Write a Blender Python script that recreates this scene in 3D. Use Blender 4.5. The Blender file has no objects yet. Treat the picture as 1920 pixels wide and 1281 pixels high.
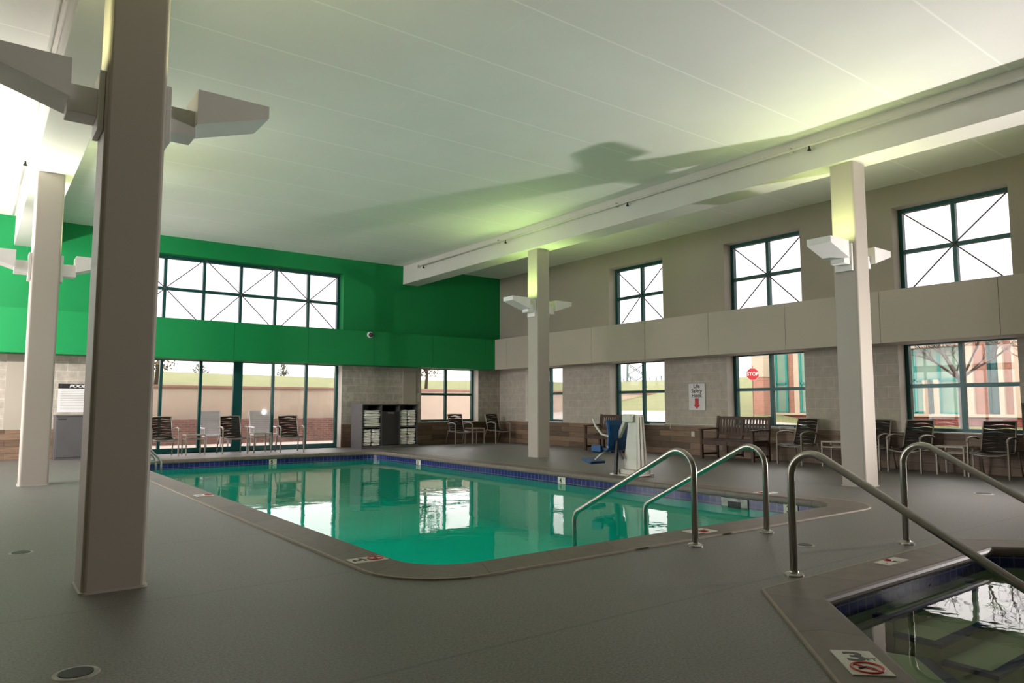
import bpy, bmesh, math, random
from mathutils import Vector, Matrix
from mathutils.geometry import tessellate_polygon
random.seed(7)
sc = bpy.context.scene
COL = sc.collection
PI = math.pi

# ------------------------------------------------------------------ materials
def new_mat(name):
    m = bpy.data.materials.new(name); m.use_nodes = True
    nt = m.node_tree
    b = nt.nodes['Principled BSDF']
    return m, nt, b

def N(nt, t, **kw):
    n = nt.nodes.new(t)
    for k, v in kw.items(): setattr(n, k, v)
    return n

def mathn(nt, op, a, b=None, c=None):
    n = N(nt, 'ShaderNodeMath', operation=op)
    for i, v in enumerate((a, b, c)):
        if v is None: continue
        if isinstance(v, (int, float)): n.inputs[i].default_value = v
        else: nt.links.new(v, n.inputs[i])
    return n.outputs[0]

def mixc(nt, fac, a, b):
    n = N(nt, 'ShaderNodeMix', data_type='RGBA')
    if isinstance(fac, (int, float)): n.inputs[0].default_value = fac
    else: nt.links.new(fac, n.inputs[0])
    for i, v in ((6, a), (7, b)):
        if isinstance(v, tuple): n.inputs[i].default_value = (*v, 1)
        else: nt.links.new(v, n.inputs[i])
    return n.outputs[2]

def coords(nt, kind='Object'):
    return N(nt, 'ShaderNodeTexCoord').outputs[kind]

def noise(nt, co, scale, detail=3, rough=.5):
    n = N(nt, 'ShaderNodeTexNoise')
    n.inputs['Scale'].default_value = scale; n.inputs['Detail'].default_value = detail
    n.inputs['Roughness'].default_value = rough
    nt.links.new(co, n.inputs['Vector'])
    return n.outputs['Fac']

def ramp(nt, fac, lo, hi):
    n = N(nt, 'ShaderNodeMapRange'); n.inputs[1].default_value = lo; n.inputs[2].default_value = hi
    nt.links.new(fac, n.inputs[0]); return n.outputs[0]

def bump(nt, b, h, strength, dist):
    n = N(nt, 'ShaderNodeBump'); n.inputs['Strength'].default_value = strength
    n.inputs['Distance'].default_value = dist
    nt.links.new(h, n.inputs['Height']); nt.links.new(n.outputs[0], b.inputs['Normal'])

def pmat(name, c1, c2=None, scale=4, rough=.6, metal=0, bs=0, bscale=60, bd=.002, spec=.5, obj=True):
    m, nt, b = new_mat(name)
    b.inputs['Roughness'].default_value = rough; b.inputs['Metallic'].default_value = metal
    b.inputs['Specular IOR Level'].default_value = spec
    co = coords(nt)
    c2 = c2 or tuple(x * .88 for x in c1)
    f = ramp(nt, noise(nt, co, scale, 4), .3, .7)
    nt.links.new(mixc(nt, f, c1, c2), b.inputs['Base Color'])
    if bs: bump(nt, b, noise(nt, co, bscale, 3), bs, bd)
    return m

def swiz(nt, a, bq):
    co = coords(nt); s = N(nt, 'ShaderNodeSeparateXYZ'); nt.links.new(co, s.inputs[0])
    c = N(nt, 'ShaderNodeCombineXYZ')
    nt.links.new(s.outputs[a], c.inputs[0]); nt.links.new(s.outputs[bq], c.inputs[1])
    return c.outputs[0], co

def brick_mat(name, axes, c1, c2, mortar, bw, bh, ms, rough=.8, offset=.5, grain=None, bs=.4, uv=False, zoff=0, spec=.3, var=.5, nsc=7):
    m, nt, b = new_mat(name)
    if uv: v = coords(nt, 'UV'); co = coords(nt)
    else: v, co = swiz(nt, *axes)
    if zoff:
        ad = N(nt, 'ShaderNodeVectorMath', operation='ADD'); ad.inputs[1].default_value = (0, zoff, 0)
        nt.links.new(v, ad.inputs[0]); v = ad.outputs[0]
    br = N(nt, 'ShaderNodeTexBrick'); br.offset = offset; br.squash = 1
    br.inputs['Color1'].default_value = (*c1, 1); br.inputs['Color2'].default_value = (*c2, 1)
    br.inputs['Mortar'].default_value = (*mortar, 1); br.inputs['Scale'].default_value = 1
    br.inputs['Brick Width'].default_value = bw; br.inputs['Row Height'].default_value = bh
    br.inputs['Mortar Size'].default_value = ms; br.inputs['Mortar Smooth'].default_value = .1
    br.inputs['Bias'].default_value = 0
    nt.links.new(v, br.inputs['Vector'])
    col = br.outputs['Color']
    if grain:
        mp = N(nt, 'ShaderNodeMapping'); mp.inputs['Scale'].default_value = grain
        nt.links.new(v, mp.inputs['Vector'])
        g = ramp(nt, noise(nt, mp.outputs[0], 1, 5, .6), .3, .7)
    else:
        g = ramp(nt, noise(nt, co, nsc, 4, .6), .3, .7)
    mul = N(nt, 'ShaderNodeMix', data_type='RGBA', blend_type='MULTIPLY'); mul.inputs[0].default_value = var
    nt.links.new(col, mul.inputs[6])
    gr = N(nt, 'ShaderNodeCombineColor')
    gg = mathn(nt, 'MULTIPLY_ADD', g, .5, .6)
    for i in range(3): nt.links.new(gg, gr.inputs[i])
    nt.links.new(gr.outputs[0], mul.inputs[7])
    nt.links.new(mul.outputs[2], b.inputs['Base Color'])
    b.inputs['Roughness'].default_value = rough; b.inputs['Specular IOR Level'].default_value = spec
    if bs:
        inv = mathn(nt, 'SUBTRACT', 1.0, br.outputs['Fac'])
        bump(nt, b, inv, bs, .004)
    return m

def emit_mat(name, c, s):
    m, nt, b = new_mat(name)
    b.inputs['Base Color'].default_value = (*c, 1)
    b.inputs['Emission Color'].default_value = (*c, 1); b.inputs['Emission Strength'].default_value = s
    return m

def glass_mat(name, tint, refl=.06):
    m = bpy.data.materials.new(name); m.use_nodes = True; nt = m.node_tree; nt.nodes.clear()
    out = N(nt, 'ShaderNodeOutputMaterial'); tr = N(nt, 'ShaderNodeBsdfTransparent'); gl = N(nt, 'ShaderNodeBsdfGlossy')
    gl.inputs['Roughness'].default_value = .02
    mx = N(nt, 'ShaderNodeMixShader'); lw = N(nt, 'ShaderNodeLayerWeight'); lw.inputs[0].default_value = .25
    f = mathn(nt, 'MULTIPLY_ADD', lw.outputs['Fresnel'], .5, refl * .3)
    co = coords(nt); nz = noise(nt, co, .6, 2)
    tr.inputs[0].default_value = (*tint, 1)
    nt.links.new(mixc(nt, nz, tuple(tint), tuple(t * .97 for t in tint)), tr.inputs[0])
    nt.links.new(f, mx.inputs[0]); nt.links.new(tr.outputs[0], mx.inputs[1]); nt.links.new(gl.outputs[0], mx.inputs[2])
    nt.links.new(mx.outputs[0], out.inputs[0])
    return m

def water_mat(name, tint, wscale, wdist, ior):
    m = bpy.data.materials.new(name); m.use_nodes = True; nt = m.node_tree; nt.nodes.clear()
    out = N(nt, 'ShaderNodeOutputMaterial'); tr = N(nt, 'ShaderNodeBsdfTransparent'); gl = N(nt, 'ShaderNodeBsdfGlossy')
    gl.inputs['Roughness'].default_value = .015
    tr.inputs[0].default_value = (*tint, 1)
    mx = N(nt, 'ShaderNodeMixShader'); fr = N(nt, 'ShaderNodeFresnel'); fr.inputs[0].default_value = ior
    co = coords(nt)
    h = mathn(nt, 'ADD', noise(nt, co, wscale, 2), mathn(nt, 'MULTIPLY', noise(nt, co, wscale * 4.5, 2), .25))
    bp = N(nt, 'ShaderNodeBump'); bp.inputs['Strength'].default_value = 1; bp.inputs['Distance'].default_value = wdist
    nt.links.new(h, bp.inputs['Height'])
    nt.links.new(bp.outputs[0], gl.inputs['Normal'])
    nt.links.new(fr.outputs[0], mx.inputs[0]); nt.links.new(tr.outputs[0], mx.inputs[1]); nt.links.new(gl.outputs[0], mx.inputs[2])
    nt.links.new(mx.outputs[0], out.inputs[0])
    return m

def floor_mat():
    m, nt, b = new_mat('speckled_deck_carpet')
    co = coords(nt)
    n1 = noise(nt, co, 75, 4, .8); n2 = ramp(nt, noise(nt, co, 1.1, 4), .3, .7)
    c = mixc(nt, ramp(nt, n1, .35, .65), (.084, .078, .073), (.232, .214, .20))
    c2 = mixc(nt, n2, c, (.153, .144, .136))
    mm = N(nt, 'ShaderNodeMix', data_type='RGBA'); mm.inputs[0].default_value = .35
    nt.links.new(c, mm.inputs[6]); nt.links.new(c2, mm.inputs[7])
    # faint seams between the carpet widths
    s = N(nt, 'ShaderNodeSeparateXYZ'); nt.links.new(co, s.inputs[0])
    fy = mathn(nt, 'FRACT', mathn(nt, 'DIVIDE', mathn(nt, 'ADD', s.outputs[1], 10.0), 1.83))
    seam = mathn(nt, 'LESS_THAN', fy, .012)
    col = mixc(nt, mathn(nt, 'MULTIPLY', seam, .35), mm.outputs[2], (.06, .06, .055))
    nt.links.new(col, b.inputs['Base Color'])
    b.inputs['Roughness'].default_value = .46; b.inputs['Specular IOR Level'].default_value = .55
    bump(nt, b, noise(nt, co, 320, 2), .5, .003)
    return m

def ceiling_mat():
    m, nt, b = new_mat('painted_ceiling_panels')
    co = coords(nt); s = N(nt, 'ShaderNodeSeparateXYZ'); nt.links.new(co, s.inputs[0])
    fy = mathn(nt, 'FRACT', mathn(nt, 'DIVIDE', mathn(nt, 'ADD', s.outputs[1], 24 - 5.42 + .006), 1.2))
    seam = mathn(nt, 'LESS_THAN', fy, .02)
    fx = mathn(nt, 'FRACT', mathn(nt, 'DIVIDE', mathn(nt, 'ADD', s.outputs[0], 20.), 4.88))
    seamx = mathn(nt, 'MULTIPLY', mathn(nt, 'LESS_THAN', fx, .0012), .5)
    nz = ramp(nt, noise(nt, co, .9, 4), .3, .7)
    c = mixc(nt, nz, (.86, .85, .82), (.82, .81, .78))
    c = mixc(nt, mathn(nt, 'MAXIMUM', mathn(nt, 'MULTIPLY', seam, .85), seamx), c, (.97, .96, .93))
    nt.links.new(c, b.inputs['Base Color'])
    b.inputs['Roughness'].default_value = .6; b.inputs['Specular IOR Level'].default_value = .3
    bump(nt, b, mathn(nt, 'ADD', noise(nt, co, 90, 3), mathn(nt, 'MULTIPLY', seam, .6)), .25, .004)
    return m

M = {}
M['floor'] = floor_mat()
M['ceiling'] = ceiling_mat()
M['wall_paint'] = pmat('greige_wall_paint', (.37, .33, .27), (.335, .30, .245), .8, .75, bs=.2, bscale=25)
M['band_paint'] = pmat('greige_band_paint', (.46, .41, .345), (.42, .375, .315), .7, .7, bs=.15, bscale=25)
M['col_paint'] = pmat('greige_column_paint', (.44, .40, .345), (.42, .385, .33), .8, .5)
M['reveal'] = pmat('pale_reveal_paint', (.62, .57, .50), (.58, .535, .47), 3, .7)
M['green'] = pmat('bright_green_paint', (.003, .235, .062), (.003, .21, .055), .7, .6, spec=.3, bs=.1, bscale=20)
M['block_x'] = brick_mat('concrete_block_back', (0, 2), (.47, .425, .36), (.40, .36, .305), (.57, .525, .45), .406, .2032, .006, zoff=-.045, var=.6)
M['block_y'] = brick_mat('concrete_block_side', (1, 2), (.49, .44, .375), (.445, .40, .34), (.57, .52, .45), .406, .2032, .005, zoff=-.045, var=.4)
M['plank_x'] = brick_mat('wood_look_tile_back', (0, 2), (.27, .175, .115), (.125, .08, .055), (.03, .025, .02), .9, .135, .003, .45, .37, grain=(3, 60, 1), bs=.2, var=.95)
M['plank_y'] = brick_mat('wood_look_tile_side', (1, 2), (.30, .20, .135), (.135, .09, .062), (.03, .025, .02), .9, .135, .003, .45, .37, grain=(3, 60, 1), bs=.2, var=.95)
M['teal'] = pmat('dark_teal_aluminium', (.006, .075, .072), (.005, .062, .06), 6, .35, .2)
M['teal_light'] = pmat('teal_storefront_frame', (.02, .30, .27), (.02, .25, .23), 4, .4)
M['sill'] = pmat('pale_stone_sill', (.5, .47, .42), (.44, .41, .37), 9, .5)
M['glass'] = glass_mat('tinted_window_glass', (.60, .61, .60))
M['clerestory_glass'] = glass_mat('deep_tinted_clerestory_glass', (.42, .42, .42))
M['clear_glass'] = glass_mat('clear_window_glass', (.95, .97, .96))
M['wire'] = pmat('grey_brace_wire', (.10, .09, .10), None, 5, .5, .3)
M['beam'] = pmat('white_beam_paint', (.66, .645, .60), (.62, .60, .56), 1.2, .6, bs=.15, bscale=40)
M['pipe'] = pmat('painted_pipe', (.62, .60, .56), (.56, .54, .50), 4, .5)
M['lamp'] = pmat('lamp_housing_white', (.80, .785, .76), (.76, .745, .72), 5, .45)
M['lens'] = emit_mat('lit_uplight_lens', (.86, 1., .42), 6.0)
M['steel'] = pmat('brushed_stainless_tube', (.46, .44, .40), (.40, .38, .345), 30, .30, 1.0)
M['coping'] = brick_mat('brown_stone_coping', (0, 1), (.17, .132, .108), (.135, .105, .088), (.07, .058, .05), .61, 5, .004, .5, 0, bs=.3, uv=True, var=.5, spec=.5, nsc=9)
M['caulk'] = pmat('tan_caulk_line', (.33, .28, .22), None, 8, .7)
M['tile'] = brick_mat('navy_glazed_tile', (0, 1), (.014, .018, .12), (.020, .028, .165), (.12, .125, .18), .1016, .1016, .005, .12, 0, bs=.3, uv=True, zoff=.07 + .1016 * 5, spec=.5, var=.3)
M['basin'] = pmat('turquoise_pool_plaster', (.018, .86, .81), (.015, .78, .74), .8, .6)
M['spa_basin'] = pmat('pale_green_spa_plaster', (.50, .52, .40), (.44, .48, .36), 1.4, .6)
M['stripe'] = pmat('navy_step_stripe', (.010, .03, .16), (.015, .035, .2), 18, .3)
M['water'] = water_mat('pool_water', (.45, .99, .90), 1.15, .0042, 1.18)
M['spa_water'] = water_mat('spa_water', (.80, .92, .80), 1.6, .0018, 1.33)
M['marker'] = pmat('white_marker_tile', (.66, .63, .56), (.60, .57, .50), 14, .35)
M['black'] = pmat('black_print', (.012, .012, .012), None, 5, .5)
M['red'] = pmat('red_print', (.55, .035, .035), None, 5, .5)
M['white'] = pmat('white_sign_face', (.72, .71, .70), None, 3, .45)
M['grey_print'] = pmat('grey_fine_print', (.36, .36, .36), None, 5, .6)
M['taupe'] = pmat('taupe_powder_coat', (.30, .262, .215), (.26, .228, .19), 12, .4, .35)
M['strap'] = pmat('dark_brown_strap', (.014, .009, .007), (.02, .013, .01), 20, .5, spec=.2)
M['table_top'] = pmat('taupe_table_slats', (.34, .30, .25), None, 10, .4, .2)
M['wood'] = pmat('dark_stained_bench_wood', (.085, .042, .026), (.05, .026, .018), 9, .5, bs=.2, bscale=30)
M['cab'] = pmat('charcoal_laminate', (.085, .083, .085), (.075, .073, .075), 3, .45)
M['cab_in'] = pmat('black_laminate', (.018, .017, .016), None, 3, .6)
M['towel'] = pmat('white_terry', (.88, .86, .80), (.82, .80, .74), 30, .95, bs=.8, bscale=140, bd=.004)
M['lift_white'] = pmat('white_lift_plastic', (.66, .64, .57), (.58, .56, .49), 7, .4)
M['lift_blue'] = pmat('blue_moulded_plastic', (.004, .075, .24), (.004, .06, .20), 6, .35)
M['dark_plastic'] = pmat('black_plastic', (.01, .01, .011), None, 6, .4)
M['outlet'] = pmat('ivory_outlet', (.55, .50, .38), None, 6, .4)
M['pw'] = pmat('white_pole', (.62, .6, .54), None, 6, .4)
M['drain_ring'] = pmat('worn_grout_ring', (.62, .61, .57), (.30, .29, .27), 9, .8)
M['drain_hole'] = pmat('dark_drain_grate', (.02, .02, .02), None, 20, .5, .4)
# outdoors
M['patio'] = pmat('pale_patio_concrete', (.50, .42, .37), (.44, .37, .33), 2, .8)
M['stucco'] = pmat('peach_stucco', (.56, .45, .37), (.52, .42, .345), 1.2, .85, bs=.2)
M['stucco_cap'] = pmat('rose_coping_stone', (.36, .20, .16), None, 3, .8)
M['brick_low'] = brick_mat('dusky_patio_brick', (0, 2), (.26, .13, .11), (.19, .095, .085), (.30, .22, .19), .2, .067, .008, .85, .5, bs=.2, var=.6)
M['grass'] = pmat('spring_lawn', (.145, .175, .06), (.20, .20, .085), 1.3, .9, bs=.6, bscale=40, bd=.02)
M['pave'] = pmat('pale_pavement', (.47, .42, .38), (.40, .36, .33), .8, .85)
M['red_brick'] = brick_mat('red_brick_base', (1, 2), (.30, .07, .055), (.22, .055, .045), (.34, .2, .17), .2, .067, .008, .85, .5, bs=.2, var=.5)
M['salmon'] = brick_mat('salmon_brick_wall', (1, 2), (.47, .235, .175), (.42, .21, .155), (.50, .30, .23), .2, .067, .006, .85, .5, bs=.1, var=.3)
M['cream'] = pmat('cream_precast', (.60, .49, .37), (.55, .45, .34), 2, .8)
M['pane_out'] = pmat('green_tinted_storefront_glass', (.28, .42, .33), (.20, .34, .27), .7, .1, spec=.8)
M['pane_dark'] = pmat('dark_teal_glass', (.03, .12, .12), (.02, .09, .09), .9, .1, spec=.8)
M['bark'] = pmat('grey_bark', (.10, .075, .06), (.07, .055, .045), 9, .9)
M['bark_pale'] = pmat('pale_pinkish_bark', (.36, .25, .21), (.28, .20, .165), 9, .9)
M['leaf'] = pmat('olive_leaf', (.11, .115, .04), (.15, .095, .045), 3, .8)
M['conifer'] = pmat('grey_green_needles', (.16, .18, .15), None, 4, .9)
M['stop_red'] = pmat('stop_sign_red', (.50, .02, .03), None, 3, .4)
M['post'] = pmat('rusty_sign_post', (.26, .12, .09), None, 8, .6)
M['pylon'] = pmat('galvanised_lattice', (.10, .15, .15), None, 8, .6)
M['util'] = pmat('blue_grey_utility_box', (.06, .09, .095), (.045, .07, .075), 1, .7)
M['lounger'] = pmat('white_resin', (.66, .63, .64), (.60, .575, .59), 6, .5)

# ------------------------------------------------------------------ mesh builder
class MB:
    def __init__(s): s.keep = False; s.v = []; s.f = []; s.mi = []; s.uv = {}
    def add(s, vs, fs, mi=0):
        b = len(s.v); s.v += [tuple(x) for x in vs]
        for f in fs: s.f.append(tuple(b + i for i in f)); s.mi.append(mi)
        return b
    def box(s, x0, x1, y0, y1, z0, z1, mi=0, mat=None):
        vs = [(x, y, z) for x in (x0, x1) for y in (y0, y1) for z in (z0, z1)]
        if mat: vs = [mat @ Vector(p) for p in vs]
        return s.add(vs, [(0, 1, 3, 2), (4, 6, 7, 5), (0, 4, 5, 1), (2, 3, 7, 6), (0, 2, 6, 4), (1, 5, 7, 3)], mi)
    def bar(s, p, q, w, h, up=(0, 0, 1), mi=0):
        p, q = Vector(p), Vector(q); d = (q - p).normalized(); up = Vector(up)
        a = d.cross(up)
        if a.length < 1e-4: a = d.cross(Vector((0, 1, 0)))
        a.normalize(); b = a.cross(d).normalized()
        vs = [c + a * sx * w / 2 + b * sy * h / 2 for c in (p, q) for sx, sy in ((-1, -1), (1, -1), (1, 1), (-1, 1))]
        s.add(vs, [(0, 1, 2, 3), (7, 6, 5, 4), (0, 4, 5, 1), (1, 5, 6, 2), (2, 6, 7, 3), (3, 7, 4, 0)], mi)
    def tube(s, pts, r, n=10, mi=0, rad=None, flat=None):
        pts = [Vector(p) for p in pts]; m = len(pts)
        d0 = (pts[1] - pts[0]).normalized()
        ref = Vector((0, 0, 1)) if abs(d0.z) < .9 else Vector((1, 0, 0))
        a = d0.cross(ref).normalized(); rings = []
        for i, p in enumerate(pts):
            d = ((pts[min(i + 1, m - 1)] - pts[max(i - 1, 0)])).normalized()
            a = (a - d * a.dot(d)).normalized(); b = d.cross(a)
            rr = rad[i] if rad else r
            rings.append([p + (a * math.cos(t) + b * math.sin(t) * (flat or 1)) * rr for t in [2 * PI * k / n for k in range(n)]])
        vs = [x for R in rings for x in R]; fs = []
        for i in range(m - 1):
            for k in range(n):
                fs.append((i * n + k, i * n + (k + 1) % n, (i + 1) * n + (k + 1) % n, (i + 1) * n + k))
        fs.append(tuple(range(n - 1, -1, -1))); fs.append(tuple((m - 1) * n + k for k in range(n)))
        s.add(vs, fs, mi)
    def lathe(s, prof, n=20, mi=0, c=(0, 0, 0)):
        vs = []; fs = []
        for r, z in prof:
            for k in range(n): vs.append((c[0] + r * math.cos(2 * PI * k / n), c[1] + r * math.sin(2 * PI * k / n), c[2] + z))
        m = len(prof)
        for i in range(m - 1):
            for k in range(n): fs.append((i * n + k, i * n + (k + 1) % n, (i + 1) * n + (k + 1) % n, (i + 1) * n + k))
        fs.append(tuple(range(n - 1, -1, -1))); fs.append(tuple((m - 1) * n + k for k in range(n)))
        s.add(vs, fs, mi)
    def prism(s, poly, z0, z1, mi=0, mat=None):
        n = len(poly)
        vs = [Vector((x, y, z0)) for x, y in poly] + [Vector((x, y, z1)) for x, y in poly]
        if mat: vs = [mat @ v for v in vs]
        fs = [tuple(range(n - 1, -1, -1)), tuple(range(n, 2 * n))] + [(i, (i + 1) % n, n + (i + 1) % n, n + i) for i in range(n)]
        s.add(vs, fs, mi)
    def strip(s, A, B, off, mi=0):
        """closed slab between the polylines A and B, thickened by the vector off"""
        n = len(A); off = Vector(off)
        vs = [Vector(p) for p in A] + [Vector(p) for p in B] + [Vector(p) + off for p in A] + [Vector(p) + off for p in B]
        fs = []
        for i in range(n - 1):
            fs += [(i, i + 1, n + i + 1, n + i), (2 * n + i, 3 * n + i, 3 * n + i + 1, 2 * n + i + 1),
                   (i, 2 * n + i, 2 * n + i + 1, i + 1), (n + i, n + i + 1, 3 * n + i + 1, 3 * n + i)]
        fs += [(0, n, 3 * n, 2 * n), (n - 1, 3 * n - 1, 4 * n - 1, 2 * n - 1)]
        s.add(vs, fs, mi)
    def build(s, name, mats, parent=None, smooth=False, bevel=0, loc=None, sub=0):
        me = bpy.data.meshes.new(name); me.from_pydata(s.v, [], s.f); 
        mats = mats if isinstance(mats, (list, tuple)) else [mats]
        for m in mats: me.materials.append(M[m] if isinstance(m, str) else m)
        for p, i in zip(me.polygons, s.mi): p.material_index = i
        if not s.keep:
            bm = bmesh.new(); bm.from_mesh(me); bmesh.ops.recalc_face_normals(bm, faces=bm.faces); bm.to_mesh(me); bm.free()
        if smooth:
            for p in me.polygons: p.use_smooth = True
        me.update()
        o = bpy.data.objects.new(name, me); COL.objects.link(o)
        if parent: o.parent = parent
        if loc: o.location = loc
        if bevel:
            md = o.modifiers.new('b', 'BEVEL'); md.width = bevel; md.segments = 2; md.limit_method = 'ANGLE'; md.angle_limit = math.radians(40)
        if sub:
            md = o.modifiers.new('s', 'SUBSURF'); md.levels = sub; md.render_levels = sub
        return o

def tag(o, label=None, cat=None, group=None, kind=None):
    if label: o['label'] = label
    if cat: o['category'] = cat
    if group: o['group'] = group
    if kind: o['kind'] = kind
    return o

def empty(name, loc=(0, 0, 0), rz=0, label=None, cat=None, group=None, kind=None):
    o = bpy.data.objects.new(name, None); COL.objects.link(o)
    o.location = loc; o.rotation_euler = (0, 0, rz); o.empty_display_size = .1
    return tag(o, label, cat, group, kind)

def copy_tree(o, parent=None):
    c = o.copy(); COL.objects.link(c)
    if parent: c.parent = parent
    for ch in list(o.children): copy_tree(ch, c)
    return c

def place(proto, used, name_loc, rz, label, group=None):
    o = proto if not used else copy_tree(proto)
    o.location = name_loc; o.rotation_euler = (0, 0, rz); o['label'] = label
    if group: o['group'] = group
    return o

def text_mesh(name, body, size, mat, parent, matrix, extrude=.001, align='CENTER', bold=0, shear=0, xs=1):
    cu = bpy.data.curves.new(name, 'FONT'); cu.body = body; cu.size = size; cu.extrude = extrude
    cu.align_x = align; cu.align_y = 'CENTER'; cu.offset = bold; cu.shear = shear
    t = bpy.data.objects.new(name, cu); COL.objects.link(t)
    bpy.context.view_layer.update()
    me = bpy.data.meshes.new_from_object(t.evaluated_get(bpy.context.evaluated_depsgraph_get()))
    bpy.data.objects.remove(t); bpy.data.curves.remove(cu)
    for v in me.vertices: v.co.x *= xs
    me.materials.clear(); me.materials.append(M[mat])
    me.transform(matrix)
    o = bpy.data.objects.new(name, me); COL.objects.link(o); o.parent = parent
    return o

def frame_m(origin, right, up):
    """matrix of a plane: local x = right, local y = up, local z = towards the reader"""
    r = Vector(right).normalized(); u = Vector(up).normalized(); n = r.cross(u)
    return Matrix(((r.x, u.x, n.x, origin[0]), (r.y, u.y, n.y, origin[1]), (r.z, u.z, n.z, origin[2]), (0, 0, 0, 1)))

# ------------------------------------------------------------------ dimensions
YB, XR, XL, YF = 18.294, 13.27, -2.45, -4.0
ZC = 5.15
B0, B1, BD = 2.205, 3.12, .655          # projecting band: bottom, top, depth
WT = .36                                # wall thickness
REC = .27                               # window recess

# ------------------------------------------------------------------ walls
def wall(name, axis, face, out, a0, a1, z0, z1, holes, matf, mats):
    """wall with openings; axis 'x': runs along y at x=face; axis 'y': runs along x at y=face; out: +1/-1 outward"""
    A = sorted({a0, a1, *[h[0] for h in holes], *[h[1] for h in holes]}); A = [a for a in A if a0 <= a <= a1]
    Z = sorted({z0, z1, B0 + .35, *[h[2] for h in holes], *[h[3] for h in holes]}); Z = [z for z in Z if z0 <= z <= z1]
    b = MB()
    def P(a, d, z): return (face + out * d, a, z) if axis == 'x' else (a, face + out * d, z)
    inh = lambda a, z: any(h[0] < a < h[1] and h[2] < z < h[3] for h in holes)
    for i in range(len(A) - 1):
        for j in range(len(Z) - 1):
            ac, zc = (A[i] + A[i + 1]) / 2, (Z[j] + Z[j + 1]) / 2
            if inh(ac, zc): continue
            for d in (0, WT):
                b.add([P(A[i], d, Z[j]), P(A[i + 1], d, Z[j]), P(A[i + 1], d, Z[j + 1]), P(A[i], d, Z[j + 1])], [(0, 1, 2, 3)], matf(zc))
            # outer rim
            for cond, pts in ((i == 0, [(A[i], 0, Z[j]), (A[i], WT, Z[j]), (A[i], WT, Z[j + 1]), (A[i], 0, Z[j + 1])]),
                              (i == len(A) - 2, [(A[i + 1], 0, Z[j]), (A[i + 1], WT, Z[j]), (A[i + 1], WT, Z[j + 1]), (A[i + 1], 0, Z[j + 1])]),
                              (j == 0, [(A[i], 0, Z[j]), (A[i], WT, Z[j]), (A[i + 1], WT, Z[j]), (A[i + 1], 0, Z[j])]),
                              (j == len(Z) - 2, [(A[i], 0, Z[j + 1]), (A[i], WT, Z[j + 1]), (A[i + 1], WT, Z[j + 1]), (A[i + 1], 0, Z[j + 1])])):
                if cond: b.add([P(*q) for q in pts], [(0, 1, 2, 3)], matf(zc))
    for h0, h1, g0, g1 in holes:
        mi = 2
        for q in ([(h0, 0, g0), (h0, WT, g0), (h0, WT, g1), (h0, 0, g1)], [(h1, 0, g0), (h1, WT, g0), (h1, WT, g1), (h1, 0, g1)],
                  [(h0, 0, g0), (h0, WT, g0), (h1, WT, g0), (h1, 0, g0)], [(h0, 0, g1), (h0, WT, g1), (h1, WT, g1), (h1, 0, g1)]):
            b.add([P(*p) for p in q], [(0, 1, 2, 3)], mi if matf((g0 + g1) / 2) != 1 else mi)
    o = b.build(name, mats)
    return tag(o, kind='structure')

matf = lambda z: 0 if z < 2.55 else 1
WY = [12.475, 8.84, 5.165, 1.53, -2.1]
WH = .925
right_low = [(15.28, 16.98, .655, 2.27)] + [(y - WH if y > 2 else y - WH, y + WH, .655, 2.27) for y in WY]
right_up = [(y - WH, y + WH, 3.05, 4.73) for y in WY]
wall('wall_right', 'x', XR, 1, YF, YB + WT, 0, ZC + .2, right_low + right_up, matf, ['block_y', 'wall_paint', 'reveal'])
BU = (2.66, 7.98, 3.05, 4.73); BDR = (2.66, 7.98, 0, 2.27); BW = (10.44, 12.45, .64, 2.27)
wall('wall_back', 'y', YB, 1, XL, XR, 0, ZC + .2, [BU, BDR, BW], matf, ['block_x', 'green', 'reveal'])
for o in [bpy.data.objects['wall_back']]:
    # green reveals for the upper window: the faces of slot 2 above the band
    o.data.materials.append(M['green'])
    for p in o.data.polygons:
        if p.material_index == 2 and p.center.z > 2.6: p.material_index = 3
LU = (9.6, 17.9, 2.6, 4.9); LD = (9.6, 17.9, .05, 2.5)
wall('wall_left', 'x', XL, -1, YF, YB + WT, 0, ZC + .2, [LU, LD], matf, ['block_y', 'wall_paint', 'reveal'])
wall('wall_front', 'y', YF, -1, XL, XR, 0, ZC + .2, [], matf, ['block_x', 'wall_paint', 'reveal'])
b = MB(); b.box(XL - WT, XR + WT, YF - WT, YB + WT, ZC, ZC + .25); tag(b.build('ceiling', 'ceiling'), kind='structure')

# projecting bands
def band(name, x0, x1, y0, y1, mat, axis, seams):
    b = MB()
    a0, a1 = (y0, y1) if axis == 'y' else (x0, x1)
    cuts = sorted([a0] + [s for s in seams if a0 < s < a1] + [a1])
    for i in range(len(cuts) - 1):
        e = .004
        c0 = cuts[i] + (e if i else 0); c1 = cuts[i + 1] - (e if i < len(cuts) - 2 else 0)
        if axis == 'y': b.box(x0, x1, c0, c1, B0, B1)
        else: b.box(c0, c1, y0, y1, B0, B1)
    # recessed core closes the seams
    if axis == 'y': b.box(x0 + .012, x1, y0, y1, B0 + .003, B1 - .003)
    else: b.box(x0, x1, y0 + .012, y1, B0 + .003, B1 - .003)
    return tag(b.build(name, mat), kind='structure')
band('trim_1', XR - BD, XR, YF, YB - BD, 'band_paint', 'y', [7.9 - 1.83 * k for k in range(-5, 7)])
band('trim_2', XL, XR - BD + 0.001, YB - BD, YB, 'green', 'x', [-.55 + 1.83 * k for k in range(0, 8)])

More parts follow.
